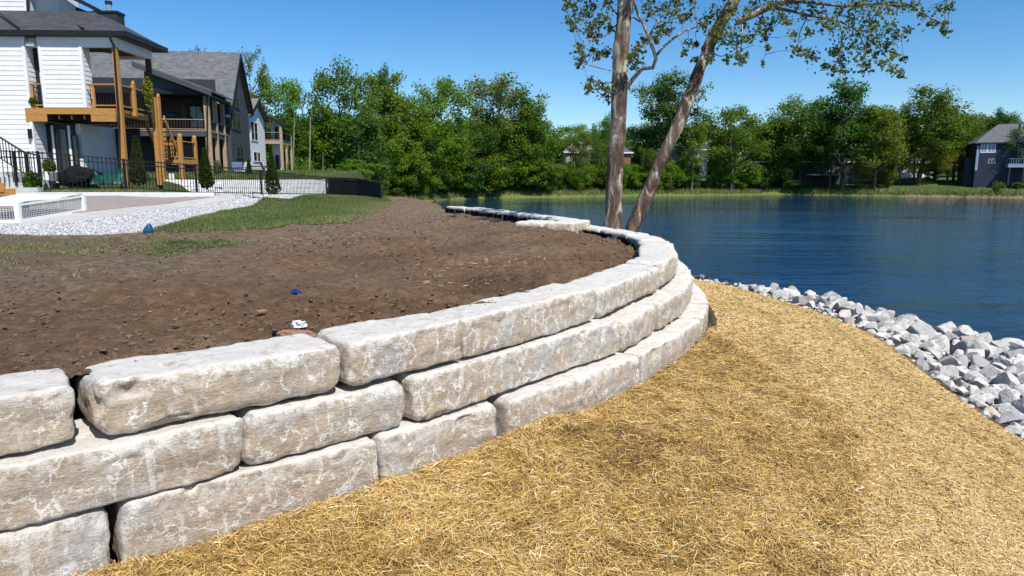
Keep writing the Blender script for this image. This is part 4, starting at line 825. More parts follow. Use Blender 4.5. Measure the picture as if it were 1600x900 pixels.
window(h3, 'glass', 'white_trim', L(428, 205, vd+3.1).x, L(436, 205, vd+3.1).x, zf+.2, L(430, 197, vd+3.1).z, vd+3.18); window(h3, 'glass', 'white_trim', L(429, 245, vd+3.1).x, L(438, 245, vd+3.1).x, -.2, L(430, 241, vd+3.1).z, vd+3.18); window(h3, 'glass', 'black_trim', L(408, 205, vd+3.1).x, L(416, 205, vd+3.1).x, zf+.2, L(430, 197, vd+3.1).z, vd+3.18)
bx_('deck_board', 'tan_wood', h3, q0.x, q1.x, vd, vd+.08, zf-.12, zf+.28); bx_('deck_board', 'tan_wood', h3, q1.x-.08, q1.x, vd+.08, vd+6.3, zf-.12, zf+.28); bx_('deck_floor', 'tan_wood', h3, q0.x, q1.x-.08, vd+.08, vd+3.2, zf+.2, zf+.26)
rh = .95; railing(h3, (q0.x, vd+.05), (q1.x, vd+.05), zf+.28, rh, 'tan_wood', 'black_metal', 26, .12, bw=.03); railing(h3, (q1.x-.05, vd+.1), (q1.x-.05, vd+6.3), zf+.28, rh, 'tan_wood', 'black_metal', 36, .12, bw=.03)
for v, zz in ((0.05, 2.2), (3.0, 1.3), (6.2, 1.3)): post(h3, q1.x-.1, vd+v, -.5, zf+zz-.05, .24 if v > .1 else .30, 'tan_wood')
post(h3, q0.x+.2, vd+.05, -.5, zf+1.25, .3, 'tan_wood')
a, b = L(412, 182, vd-.3), L(447, 198, vd-.3); MB().prism([a, b, b+Vector((0, 0, .3)), a+Vector((0, 0, .3))], (0, 4, 0)).build('porch_roof', MT['black_trim'], h3)
# ------------------------------------------------------------------ far houses across the lake
def far_house(label, px0, px1, pyb, pye, pyr, Y, wall, roof, dep=9, inset=.28, wins=(), rot=0.0, extra=None):
    a, b = at(px0, pyb, Y), at(px1, pyb, Y); h = empty('house', (a.x, Y, a.z), 0, label=label, cat='house'); Wd = b.x-a.x; ze = at(px0, pye, Y).z-a.z; zr = at(px0, pyr, Y).z-a.z
    bx_('wall', wall, h, 0, Wd, 0, dep, -2, ze); o = .5; i = Wd*inset
    MB().add([(-o, -o, ze), (Wd+o, -o, ze), (Wd+o, dep+o, ze), (-o, dep+o, ze), (i, dep/2, zr), (Wd-i, dep/2, zr)], [(0, 1, 5, 4), (1, 2, 5), (2, 3, 4, 5), (3, 0, 4), (3, 2, 1, 0)]).build('roof', MT[roof], h)
    bx_('eave', 'white_trim' if wall != 'navy_siding' else 'dark_siding_and_shade', h, -o, Wd+o, -o-.05, -o, ze-.25, ze+.02)
    for w0, w1, t, bt, g, fr_ in wins: window(h, g, fr_, at(w0, t, Y).x-a.x, at(w1, t, Y).x-a.x, at(w0, bt, Y).z-a.z, at(w0, t, Y).z-a.z, -.01, 2, 1, .14)
    return h, a, Y
far_house('brown roofed house half hidden by trees left of the upright sycamore', 884, 928, 262, 237, 220, 158, 'tan_siding', 'brown_shingles', wins=((889, 897, 242, 248, 'glass', 'white_trim'), (914, 926, 249, 256, 'glass', 'white_trim')))
far_house('narrow brick house wing just right of the upright sycamore', 958, 985, 265, 238, 229, 156, 'brick_red', 'grey_shingles', 7, .2, wins=((962, 970, 244, 252, 'glass', 'white_trim'),))
h, a, Y = far_house('grey house with stone chimney behind the leaning sycamore', 1012, 1104, 268, 233, 224, 160, 'stone_grey', 'grey_shingles', 10, .2, wins=((1075, 1086, 236, 245, 'glass', 'white_trim'), (1090, 1103, 236, 245, 'pale_blue_trim', 'white_trim'), (1076, 1100, 256, 266, 'glass', 'white_trim'), (1020, 1034, 250, 258, 'glass', 'white_trim')))
x = at(1083, 220, Y).x-a.x; bx_('chimney', 'stone_grey', h, x-.8, x+.8, 2, 3.2, 2, at(1083, 208, Y).z-a.z); bx_('belt_trim', 'white_trim', h, at(1072, 247, Y).x-a.x, at(1104, 247, Y).x-a.x, -.3, -.02, at(1072, 249, Y).z-a.z, at(1072, 246.5, Y).z-a.z)
h, a, Y = far_house('dark house with a long pale edged deck in the tree shade across the lake', 1180, 1330, 284, 252, 232, 168, 'dark_siding_and_shade', 'shingles', 12, .2, wins=((1272, 1290, 250, 262, 'glass', 'pale_blue_trim'), (1200, 1212, 268, 276, 'glass', 'white_trim'), (1225, 1240, 262, 274, 'glass', 'pale_blue_trim'), (1296, 1304, 255, 268, 'glass', 'white_trim')))
x0, x1 = at(1258, 272, Y).x-a.x, at(1312, 272, Y).x-a.x; zz = at(1258, 272, Y).z-a.z; bx_('deck_floor', 'white_trim', h, x0, x1, -4, 0, zz-.3, zz)
for k in range(5): post(h, x0+.3+(x1-x0-.6)*k/4, -2.2, -2, zz-.3, .25, 'black_trim')
MB().prism([at(1280, 258, Y)-a+Vector((0, -.5, 0)), at(1300, 258, Y)-a+Vector((0, -.5, 0)), at(1290, 240, Y)-a+Vector((0, -.5, 0))], (0, 1, 0)).build('gable', MT['grey_siding'], h)
h, a, Y = far_house('tan house with a red brick chimney seen between lawn trees', 1330, 1392, 282, 256, 240, 170, 'tan_siding', 'brown_shingles', 10, .2, wins=((1340, 1350, 262, 272, 'glass', 'white_trim'), (1356, 1364, 262, 272, 'glass', 'white_trim')))
x = at(1375, 230, Y).x-a.x; bx_('chimney', 'brick_red', h, x-1.2, x+1.2, -1, 0, -2, at(1375, 238, Y).z-a.z)
h, a, Y = far_house('low white house behind the lawn tree with the leaning trunk', 1384, 1470, 270, 253, 244, 176, 'white_siding', 'grey_shingles', 10, .2, wins=((1390, 1398, 256, 264, 'glass', 'pale_blue_trim'), (1404, 1412, 258, 267, 'glass', 'pale_blue_trim'), (1420, 1428, 258, 266, 'glass', 'pale_blue_trim'), (1440, 1452, 258, 266, 'glass', 'pale_blue_trim')))
h, a, Y = far_house('navy blue house with grey hip roof at the right edge by the lake', 1521, 1640, 285, 223, 192, 150, 'navy_siding', 'grey_shingles', 13, .28, wins=((1532, 1541, 225, 239, 'pale_blue_trim', 'white_trim'), (1541, 1552, 225, 239, 'pale_blue_trim', 'white_trim'), (1541, 1551, 248, 256, 'glass', 'pale_blue_trim'), (1580, 1592, 232, 246, 'glass', 'pale_blue_trim')))
h.rotation_euler.z = -.42
bx_('corner_trim', 'pale_blue_trim', h, 0, at(1529, 240, Y).x-a.x, -.06, 0, 2.5, at(1523, 228, Y).z-a.z); bx_('deck_board', 'pale_blue_trim', h, at(1563, 256, Y).x-a.x, 18, -3, -.1, at(1563, 262, Y).z-a.z, at(1563, 257, Y).z-a.z); railing(h, (at(1563, 256, Y).x-a.x, -2.9), (18, -2.9), at(1563, 257, Y).z-a.z, 1.1, 'pale_blue_trim', 'pale_blue_trim', 30, .12, bw=.06)
for px in (1565, 1583, 1600): post(h, at(px, 260, Y).x-a.x, -2.8, -.5, at(1563, 262, Y).z-a.z, .3, 'dark_siding_and_shade')
bx_('wall', 'dark_siding_and_shade', h, -1.5, 0, 2, 11, -2, at(1515, 246, Y).z-a.z); q = at(1588, 196, Y)-a; MB().tube([(q.x, 3.5, q.z-1.2), (q.x, 3.5, q.z+.3)], .18, 8).build('vent_pipe', MT['black_metal'], h)
# ------------------------------------------------------------------ black fence, block wall, steps, court enclosure
def gy(px, py): return gp(px, py)
FP = [(-70, 304, 233), (65, 300, 238), (197, 297, 250), (308, 304, 258), (409, 305, 267), (511, 305.3, 278)]
fpos = [at(px, b, Y) for (px, b, t), Y in zip(FP, (26.8, 27.6, 28.6, 31.5, 36, 43))]; ftop = [at(px, t, p.y) for (px, b, t), p in zip(FP, fpos)]
def fence(label, pts, tops, spacing, name='fence', backing=False, npost=True):
    fo = empty(name, pts[0], label=label, cat='fence'); o = Vector(pts[0]); pk = MB().box(-.011, .011, -.011, .011, 0, 1).mesh('picket', MT['black_metal'])
    if npost:
        for p, t in zip(pts, tops): q = bx_('post', 'black_metal', fo, p.x-o.x-.04, p.x-o.x+.04, p.y-o.y-.04, p.y-o.y+.04, p.z-o.z-.3, t.z-o.z+.05)
    for (p, t), (p2, t2) in zip(zip(pts[:-1], tops[:-1]), zip(pts[1:], tops[1:])):
        for fr in (1.0, .86, .08): MB().bar(p.lerp(Vector((p.x, p.y, t.z)), fr)-o, p2.lerp(Vector((p2.x, p2.y, t2.z)), fr)-o, .035, .04).build('rail', MT['black_metal'], fo)
        n = max(3, int((p2-p).length/spacing))
        for i in range(1, n):
            b = p.lerp(p2, i/n); tz = t.z+(t2.z-t.z)*i/n; k = link('picket', pk, fo); k.location = (b.x-o.x, b.y-o.y, b.z-o.z+.03); k.scale = (1, 1, tz-b.z+.02)
        if backing: MB().bar(p.lerp(Vector((p.x, p.y, t.z)), .5)-o+Vector((.03, .05, 0)), p2.lerp(Vector((p2.x, p2.y, t2.z)), .5)-o+Vector((.03, .05, 0)), .012, (t.z-p.z)*.86).build('mesh_panel', MT['fabric_and_shade'], fo)
    return fo
fence('black metal picket fence between the houses and the court', fpos, ftop, .15)
FP2 = [(512, 305.3, 278.3), (538, 305.5, 279), (558, 307, 279.5), (596, 311, 287)]; f2p = [at(px, b, Y) for (px, b, t), Y in zip(FP2, (43, 47, 46, 42.5))]
f2p[0] = fpos[-1]+Vector((.12, 0, 0)); f2t = [at(px, t, p.y) for (px, b, t), p in zip(FP2, f2p)]
fence('dense dark fence panels at the end of the lawn by the woods', f2p, f2t, .06, backing=True)
def zpl(x, y): return float(z_plateau(np.array([x]), np.array([y]))[0])
# white block retaining wall behind the fence
bw = empty('block_wall', (0, 0, 0), label='low white block retaining wall behind the black fence', cat='wall')
bp = [Vector((-17.1, 35.0, 0)), Vector((-15.26, 36.5, 0)), Vector((-14.0, 38.6, 0)), Vector((-11.6, 44.0, 0))]
tops_ = [280.5, 280.8, 281, 280]; bots = [296, 304, 305.5, 306]
bmesh_ = []
for v_ in range(4): bmesh_.append(MB().box(0, .97, -.13-.01*v_, .13, 0, .97).mesh('block', MT['block']))
for i in range(3):
    a, b = bp[i], bp[i+1]; n = max(2, int(math.hypot(b.x-a.x, b.y-a.y)/.62)); d = Vector((b.x-a.x, b.y-a.y, 0)); ang = math.atan2(d.y, d.x); ln = d.length/n
    za, zb_ = at(0, tops_[i], a.y).z, at(0, tops_[i+1], b.y).z; ba, bb = at(0, bots[i], a.y).z, at(0, bots[i+1], b.y).z
    for r in range(5):
        for k in range(n):
            t = (k+.5*(r % 2))/n
            if t > 1-.4/n: continue
            p = a.lerp(b, t); zt = za+(zb_-za)*t; zb2 = ba+(bb-ba)*t-.25; h = (zt-zb2)/5
            q = link('block', bmesh_[(r+k*3) % 4], bw); q.location = (p.x, p.y, zb2+r*h); q.rotation_euler.z = ang; q.scale = (ln, 1, h)
# lawn behind it
def patch(name, poly, z0, mat): return sheet(name, poly, z0, mat, 1.2)
# concrete steps with black stair railing
st = empty('steps', at(0, 303, 26.6), label='pale concrete garden steps with black railing at the left edge', cat='steps'); o = Vector(st.location)
for k, (px, py) in enumerate([(73, 301), (58, 293), (45, 285), (30, 277), (17, 269)]):
    c = at(px, py, 26.6+.36*k)-o; bx_('step', 'step', st, -5.5, c.x, c.y, c.y+(.36 if k < 4 else 2.5), -.6, c.z)
r = MB(); A, B, C_ = at(-30, 196, 28.3)-o, at(38, 238, 27.2)-o, at(62, 243, 26.9)-o; r.bar(A, B, .05); r.bar(B, C_, .05); dn = Vector((0, 0, -.85)); r.bar(A+dn, B+dn*1.0, .03); r.bar(B+dn, C_+dn*1.05, .03); rl = r.build('stair_railing', MT['black_metal'], st)
for k in range(15): p = A.lerp(B, k/14); MB().bar(p, p+dn, .022).build('baluster', MT['black_metal'], rl)
for k in range(1, 6): p = B.lerp(C_, k/5); MB().bar(p, p+dn*1.1, .022).build('baluster', MT['black_metal'], rl)
for px, py in ((20, 236), (40, 240)): p = at(px, py, 27.2)-o; MB().bar(p, p+Vector((0, 0, -1.3)), .07).build('rail_post', MT['black_metal'], rl)
cr = at(2, 300, 25.6); b = empty('stair_form', (cr.x, cr.y, cr.z-.2), label='small tan wooden step form leaning beside the concrete steps', cat='wood form')
for k in range(3): bx_('board', 'cedar', b, -.25+.36*k, .12+.36*k, 0, .05, .1-.16*k+.1, .42-.2*k+.1)
MB().bar((-.3, .06, .25), (1.0, .06, -.2), .05, .2).build('stringer', MT['cedar'], b)
# white wire mesh enclosure on the court
A, B, C_ = gp(30, 349), gp(131, 331.5), gp(-75, 349.5); en = empty('mesh_enclosure', A, label='low white framed wire mesh enclosure with white cover on the court', cat='enclosure')
hA = at(30, 318, A.y).z-A.z; D = B+C_-A; Z = Vector((0, 0, 1)); cs = [Vector((0, 0, 0)), B-A, D-A, C_-A]
for c in cs: MB().bar(c, c+Z*hA, .12).build('post', MT['vinyl'], en)
wm = {}
for i in range(4):
    a, b = cs[i], cs[(i+1) % 4]; MB().bar(a+Z*.05, b+Z*.05, .07, .09).build('bottom_rail', MT['vinyl'], en); MB().bar(a+Z*(hA-.04), b+Z*(hA-.04), .06, .05).build('top_rail', MT['vinyl'], en)
    n = int((b-a).length/.065); m = MB()
    if i == 3: a, b = b, a
    for k in range(1, n): p = a.lerp(b, k/n); m.bar(p+Z*.08, p+Z*(hA-.05), .008)
    for k in range(1, 7): m.bar(a+Z*(.08+(hA-.13)*k/7), b+Z*(.08+(hA-.13)*k/7), .008)
    m.build('wire_mesh', MT['wire'], en)
cv = MB(); n_ = 10
for i in range(n_+1):
    for j in range(n_+1):
        u, v_ = i/n_, j/n_; p = cs[1]*u+cs[3]*v_; sag = .10*math.sin(math.pi*u)*math.sin(math.pi*v_)*math.sin(5*u+3*v_+1)
        cv.v.append((p.x, p.y, p.z+hA+.03+sag*.6+.02*math.sin(9*u-7*v_)))
cv.f = [(i*(n_+1)+j, (i+1)*(n_+1)+j, (i+1)*(n_+1)+j+1, i*(n_+1)+j+1) for i in range(n_) for j in range(n_)]
cvo = cv.build('cover', MT['vinyl'], en, True); sm = cvo.modifiers.new('thickness', 'SOLIDIFY'); sm.thickness = .03
# ------------------------------------------------------------------ small things
def crumple(name, loc, sx, sy, sz, mat, seed, label, cat, sub=3, amp=.5):
    v, f = ico(sub); v = v*(1+amp*fbm(v*1.7+seed, 4, .6))[:, None]*np.array([sx, sy, sz]); v[:, 2] = np.maximum(v[:, 2], -sz*.35)
    o = link(name, mesh_np(name, v, f, MT[mat])); o.location = Vector(loc)+Vector((0, 0, sz*.3)); return tag(o, label, cat)
g = gp(233, 366); v, f = ico(3)
v = v*np.array([.12, .10, .18]); v[:, 2] = np.maximum(v[:, 2], -.10); v[:, 0] += .35*np.clip(v[:, 2], 0, 1)-.02; v[:, 0] *= 1-.9*np.clip(v[:, 2], 0, .16)/.18*.6; v = v+.012*fbm(v*14+3, 3)[:, None]*np.array([1, 1, .3])
o = link('blue_bag', mesh_np('blue_bag', v, f, MT['blue'], True)); o.location = g+Vector((0, 0, .10)); tag(o, 'small blue plastic bag standing at the corner of lawn and gravel', 'bag')
crumple('foil_scrap', gp(463, 458), .06, .035, .035, 'blue_foil', 4, 'bright blue plastic scrap lying on the bare soil', 'scrap')
crumple('paper_scrap', gp(467, 510), .062, .042, .04, 'paper', 9, 'crumpled white paper scrap on the soil behind the wall', 'scrap', 3, .75)
crumple('flat_stone', gp(460, 525), .18, .10, .05, 'rust_stone', 12, 'flat reddish brown stone in the soil just behind the wall', 'stone', 3, .3)
crumple('flat_stone', gp(408, 487), .06, .04, .02, 'rust_stone', 15, 'small round reddish stone lying on the soil further from the wall', 'stone', 3, .25)
p = gp(404, 312.5); ws = empty('wire_stake', p, label='small black wire stake in the gravel edge beside the lawn', cat='stake'); MB().tube([(-.2, 0, 0), (-.2, 0, .3), (.2, 0, .3), (.2, 0, .02)], .015, 5).build('wire', MT['black_metal'], ws)
def conifer(px, pyb, pyt, wpx, Y, label):
    b = at(px, pyb, Y); H = at(px, pyt, Y).z-b.z; r = wpx/2/F*Y; n = 2600; t = rng.random(n)**.8; rr = r*np.where(t < .12, .55+t*3.7, 1-((t-.12)/.88)**1.25)*(.78+.3*rng.random(n)); a = rng.random(n)*6.283; rr = rr*(1+.12*np.sin(a*3+t*9))
    c = np.stack([np.cos(a)*rr, np.sin(a)*rr, t*H], 1); o = empty('arborvitae', b, label=label, cat='tree', group='young columnar evergreens along the black fence'); leaves_mesh('crown', c, .045+.0*t, rng.random(n)*.6+.4*(rng.random(n) > .6), MT['leaf_fir'], o, 1.9)
    MB().tube([(0, 0, -.1), (0, 0, H*.8)], [.05, .02], 6).build('trunk', MT['bark'], o)
def leaf_mesh_data(c, size, tint, up=1.0, outward=None):
    n = len(c); size = np.broadcast_to(size, (n,)); d = rng.standard_normal((n, 3))
    if outward is not None: d = d+outward*1.9
    d /= np.linalg.norm(d, axis=1)[:, None]; e = np.cross(d, rng.standard_normal((n, 3))); e /= np.linalg.norm(e, axis=1)[:, None]+1e-9; g = np.cross(d, e)
    s = (size*(.6+.8*rng.random(n)))[:, None]; V = np.stack([c-e*s*up, c+g*s*.62, c+e*s*up, c-g*s*.62], 1).reshape(-1, 3)
    return V, np.arange(4*n).reshape(-1, 4), np.repeat(np.clip(tint, 0, 1), 4)
def leaves_mesh(name, c, size, tint, mat, par, up=1.0, outward=None):
    V, f, t = leaf_mesh_data(c, size, tint, up, outward); return link(name, mesh_np(name, V, f, mat, False, {'tint': t}), par)
conifer(217, 288, 213, 24, 31, 'tall slim evergreen beside the cedar deck post'); conifer(323, 293, 232, 20, fpos[3].y+.5, 'slim evergreen in front of the cedar stair landing'); conifer(427, 304, 235, 21, fpos[4].y+.9, 'slim evergreen in front of the white block wall'); conifer(390, 281, 250, 10, 48, 'smallest evergreen, beside the patio furniture')
# plants and pots, tarp and furniture by the houses
def bush_small(px, pyb, pyt, wpx, Y, mat, label, name='shrub'):
    b = at(px, pyb, Y); H = at(px, pyt, Y).z-b.z; r = wpx/2/F*Y; n = 700; q = rng.standard_normal((n, 3)); q /= np.linalg.norm(q, axis=1)[:, None]; q *= (.55+.5*rng.random(n))[:, None]; c = q*np.array([r, r*.8, H/2])+np.array([0, 0, H/2])
    o = empty(name, b, label=label, cat='plant'); leaves_mesh('foliage', c, .06, rng.random(n), MT[mat], o); MB().tube([(0, 0, 0), (0, 0, H*.5)], .03, 5).build('stem', MT['bark'], o); return o, H, r
bush_small(78, 270, 249, 19, 30.2, 'leaf_olive', 'yellow green shrub growing in the grey pot under the deck'); bush_small(52, 300, 268, 26, 27.2, 'leaf_dark', 'dark low shrub between the steps and the fence'); bush_small(366, 300, 282, 10, 40, 'leaf_fir', 'small dark sprig against the white block wall'); bush_small(341, 283, 250, 14, 50, 'leaf_mid', 'mid green shrub at the foot of the grey house porch')
bush_small(52, 164, 153, 10, 30.9, 'leaf_mid', 'small leafy plant standing behind the left deck railing'); bush_small(233, 168, 120, 14, 33, 'leaf_gold', 'yellow green hanging plant at the rear porch post')
p = at(84, 284, 30.2); po = MB().lathe(p, [(0, .14), (.05, .16), (.38, .22), (.42, .24), (.42, .2), (.38, .19)], 12).build('plant_pot', MT['pot_grey'], None, True); tag(po, 'grey round plant pot under the yellow green shrub', 'pot')
p = at(73, 283, 29.8); po = MB().lathe(p, [(0, .15), (.1, .13), (.38, .04), (.4, .01)], 10).build('garden_cone', MT['pot_white'], None, True); tag(po, 'small white cone shaped garden ornament left of the grey pot', 'ornament')
tp = MB(); n_ = 16; t0, t1 = at(150, 262, 30.2), at(206, 245, 30.4)
for i in range(n_+1):
    for j in range(7):
        u = i/n_; t = j/6; x = t0.x+(t1.x-t0.x)*u; zt_ = (at(150, 264, 30.3).z)*(1-u)+at(200, 246, 30.3).z*u**1.5+(.0 if u < .7 else 0); z0_ = at(150, 288, 30.3).z
        tp.v.append((x, 29.6+t*.5+.12*math.sin(7*u+4*t)+.05*math.sin(23*u), z0_+(zt_-z0_)*t*(1-.25*abs(math.sin(9*u)))))
tp.f = [(i*7+j, (i+1)*7+j, (i+1)*7+j+1, i*7+j+1) for i in range(n_) for j in range(6)]
o = tp.build('green_tarp', MT['tarp'], None, True); tag(o, 'dark green tarp draped beside the corner deck post', 'tarp'); sm = o.modifiers.new('thickness', 'SOLIDIFY'); sm.thickness = .012
p = at(238, 284, 31); 
def chair(px, py, Y, rz, mat, label):
    p = at(px, py, Y); c = empty('patio_chair', p, rz, label=label, cat='chair', group='patio furniture behind the block wall')
    bx_('seat', mat, c, -.35, .35, -.35, .35, .35, .5); MB().prism([(-.35, .3, .5), (.35, .3, .5), (.35, .5, 1.05), (-.35, .5, 1.05)], (0, .1, 0)).build('backrest', MT[mat], c)
    for sx_ in (-1, 1):
        bx_('armrest', 'black_metal', c, sx_*.36, sx_*.42, -.33, .4, .6, .65)
        for sy_ in (-1, 1): bx_('leg', 'black_metal', c, sx_*.32-.03, sx_*.32+.03, sy_*.3-.03, sy_*.3+.03, 0, .35)
chair(372, 276, 52, .4, 'curtain', 'dark blue cushioned patio chair left of the table'); chair(380, 276, 51, -.5, 'cushion', 'pale grey cushioned patio chair by the dark table'); chair(420, 274, 56, 2.2, 'cushion', 'pale patio chair under the raised tan deck')
p = at(398, 275, 53); t = empty('patio_table', p, label='long dark patio table on the lawn behind the block wall', cat='table'); bx_('tabletop', 'brown', t, -1.2, 1.2, -.4, .4, .66, .74)
for sx_ in (-1, 1):
    for sy_ in (-1, 1): bx_('leg', 'brown', t, sx_*1.1-.04, sx_*1.1+.04, sy_*.32-.04, sy_*.32+.04, 0, .66)
p = at(193, 284, 30.9); p = at(195, 283, 33.5)
cp = empty('sign_board', at(268, 284, 36.6), label='small white board standing under the cedar stair landing', cat='sign'); bx_('board', 'vinyl', cp, -.16, .16, 0, .03, .12, .42); bx_('stake', 'wire', cp, -.02, .02, .03, .06, -.05, .2)
crumple('covered_furniture', at(122, 284, 30.9), .95, .4, .48, 'fabric_and_shade', 21, 'dark covered patio furniture in the shade under the deck', 'furniture', 3, .25)
# ------------------------------------------------------------------ trees: prototypes with trunk, limbs and a crown of leaf clumps
def make_proto(seed, kind):
    R = random.Random(seed); tb = MB(); clumps = []
    par = dict(round=(.22, .34, 17, .088, 66), tall=(.26, .24, 18, .070, 50), dense=(.08, .34, 20, .095, 82), sparse=(.30, .30, 17, .055, 20), bare=(.3, .27, 18, .03, 4), bush=(.03, .55, 14, .15, 85), oval=(.12, .25, 20, .085, 70))[kind]
    f0, rad, nl, cr, nleaf = par; lean = Vector((R.uniform(-.06, .06), R.uniform(-.06, .06), 0))
    spine = [Vector((0, 0, -.05))]+[Vector((lean.x*t+R.uniform(-.012, .012), lean.y*t+R.uniform(-.012, .012), t)) for t in (.15, .3, .45, .6, .75, .9)]
    tr = .018 if kind != 'bush' else .01
    tb.tube(spine, [tr*1.35, tr*1.1, tr*.95, tr*.8, tr*.6, tr*.38, tr*.12], 7)
    for i in range(nl):
        t = f0+(.92-f0)*(i+.5*R.random())/nl; a = i*2.4+R.uniform(-.5, .5); k = min(int(t/.15), 5); b = spine[k].lerp(spine[k+1], (t-.15*k)/.15 if k < 6 else 0)
        prof = math.sin(math.pi*min(1, ((t-f0)/(1.02-f0))*.72+.22))**.8; ln = rad*prof*R.uniform(.7, 1.2); up = R.uniform(.35, .85)*(1 if kind != 'bush' else .9)
        d = Vector((math.cos(a), math.sin(a), up)).normalized(); e = b+d*ln; mid = b+d*ln*.5+Vector((0, 0, -.02*R.random())); e.z += ln*.15
        tb.tube([b, mid, e], [tr*.42*(1.1-t*.6), tr*.28*(1.1-t*.6), tr*.08], 5, False)
        ns = 6 if kind != 'bare' else 9
        for j in range(ns):
            s = R.uniform(.3, 1.0); q = b.lerp(e, s); a2 = a+R.uniform(-1.5, 1.5); l2 = ln*R.uniform(.22, .5); g = q+Vector((math.cos(a2), math.sin(a2), R.uniform(-.1, .8)))*l2
            tb.tube([q, g], [tr*.16, tr*.05], 4, False); clumps.append((g, R.uniform(.7, 1.25)))
            if kind in ('bare', 'sparse', 'tall'):
                for _ in range(4):
                    g2 = g+Vector((R.uniform(-1, 1), R.uniform(-1, 1), R.uniform(-.1, 1.1)))*l2*.55; tb.tube([g if R.random() < .6 else q.lerp(g, .6), g2], [tr*.08, tr*.04], 3, False)
        clumps.append((e, 1.0))
    for z in (.86, .93, .98): clumps.append((Vector((lean.x+R.uniform(-.04, .04), lean.y+R.uniform(-.04, .04), z)), .8))
    C, T, O = [], [], []
    for g, s in clumps:
        n = max(2, int(nleaf*s*s)); q = rng.standard_normal((n, 3)); q /= np.linalg.norm(q, axis=1)[:, None]; ou = q.copy(); q *= (rng.random(n)**.45)[:, None]; ax = np.array([1.05, 1.05, .95])*cr*s
        C.append(np.array(g)+q*ax); T.append(.45+.18*rng.standard_normal(n)+.14*R.uniform(-1, 1)); O.append(ou*.6+np.array([0, 0, .5]))
    C, T, O = np.concatenate(C), np.concatenate(T), np.concatenate(O)
    lsz = dict(round=.0118, tall=.011, dense=.012, sparse=.0105, bare=.010, bush=.026, oval=.0118)[kind]
    V, f, t = leaf_mesh_data(C, lsz, T, 1.15, O)
    return tb.mesh('trunk', MT['bark']), mesh_np('crown', V, f, MT['leaf_mid'], False, {'tint': t}), V[:, 2].max(), np.percentile(np.hypot(V[:, 0], V[:, 1]), 97)
PROTO = {k: [make_proto(100+i*7+hash_, k) for i in range(n)] for hash_, (k, n) in enumerate((('round', 3), ('tall', 3), ('dense', 2), ('sparse', 2), ('bare', 2), ('bush', 4), ('oval', 3)))}
CNT = {}
YSH = sorted((800+F*x/y, y) for x, y in FS)
def tree(kind, px, pyb, pyt, wpx, Y, leaf, label, name='tree', cat='tree', group=None, bark='bark', lean=0.0, zfun=z_bank, dz=0.0):
    if 590 < px < 1765:
        ysh = float(np.interp(px, [q[0] for q in YSH], [q[1] for q in YSH]))
        gap = 11 if px > 1385 and kind != 'bush' and px < 1580 else 2
        if Y < ysh+gap: Y = ysh+gap+(Y % 5)*1.1
    pr = PROTO[kind]; CNT[kind] = CNT.get(kind, -1)+1; tm, cm, hz, hr = pr[CNT[kind] % len(pr)]
    x = (px-800)/F*Y; x = float(at(px, (pyb+pyt)/2, Y).x); zb = float(zfun(np.array([x]), np.array([Y]))[0])+dz if pyb is None or zfun else 0
    H = at(px, pyt, Y).z-zb; s = H/hz; r = wpx/2/F*Y/hr
    o = empty(name, (x, Y, zb), random.uniform(0, 6.28), label=label, cat=cat, group=group); o.scale = (r, r, s)
    if lean: o.rotation_euler = (0, lean, 0)
    t = link('trunk' if kind != 'bush' else 'stem', tm, o); t.material_slots[0].link = 'OBJECT'; t.material_slots[0].material = MT[bark]
    c = link('crown' if kind != 'bush' else 'foliage', cm, o); c.material_slots[0].link = 'OBJECT'; c.material_slots[0].material = MT[leaf]; return o
zp_ = lambda x, y: np.maximum(z_bank(x, y), np.where(inpoly(x, y, PLATEAU), z_plateau(x, y), -9))
T = tree
# the left woods, from the houses to the cove
T('bare', 322, 300, 66, 70, 92, 'leaf_twig', 'nearly bare twiggy tree rising behind the grey shingled roof', zfun=zp_)
T('sparse', 398, 300, 66, 84, 98, 'leaf_olive', 'thin tall tree with open twigs above the white house', zfun=zp_)
T('round', 432, 300, 108, 90, 101, 'leaf_bright', 'bright green round tree right behind the white house', zfun=zp_)
T('sparse', 476, 300, 122, 60, 104, 'leaf_mid', 'hazy thin crowned tree left of the big dark limbed tree', zfun=zp_)
T('round', 528, 300, 90, 125, 100, 'leaf_mid', 'big open crowned tree with a dark forked trunk in the woods', zfun=zp_)
T('tall', 596, 300, 104, 90, 106, 'leaf_bright', 'tall dense green tree right of the dark forked tree', zfun=zp_)
T('oval', 640, 300, 134, 76, 118, 'leaf_bright', 'lower bright green tree in the dip of the treetop line', zfun=zp_)
T('tall', 602, 300, 98, 40, 112, 'leaf_dark', 'narrow dark treetop poking above the dense green tree', zfun=zp_)
T('tall', 695, 304, 114, 96, 116, 'leaf_bright', 'tall upright green tree left of the white trunked tree')
T('round', 775, 304, 116, 140, 124, 'leaf_olive', 'wide rounded tree with grey twigs at the end of the woods')
T('bare', 756, 305, 118, 92, 113.5, 'leaf_twig', 'white trunked twiggy tree leaning over the cove', bark='pale_bark', lean=.055)
T('oval', 822, 304, 148, 60, 128, 'leaf_dark', 'dark small tree stepping down at the right end of the woods')
T('tall', 660, 304, 165, 110, 112, 'leaf_bright', 'mid height green tree behind the cove shrubs')
T('oval', 560, 304, 165, 100, 97, 'leaf_dark', 'dark shaded understorey tree below the dark forked tree', zfun=zp_); T('oval', 735, 304, 190, 90, 117, 'leaf_dark', 'dark shaded understorey tree behind the white trunk'); T('round', 500, 304, 185, 90, 99, 'leaf_bright', 'light green young tree beside the white house deck', zfun=zp_); T('round', 620, 304, 200, 80, 104, 'leaf_bright', 'light green young tree in front of the woods', zfun=zp_)
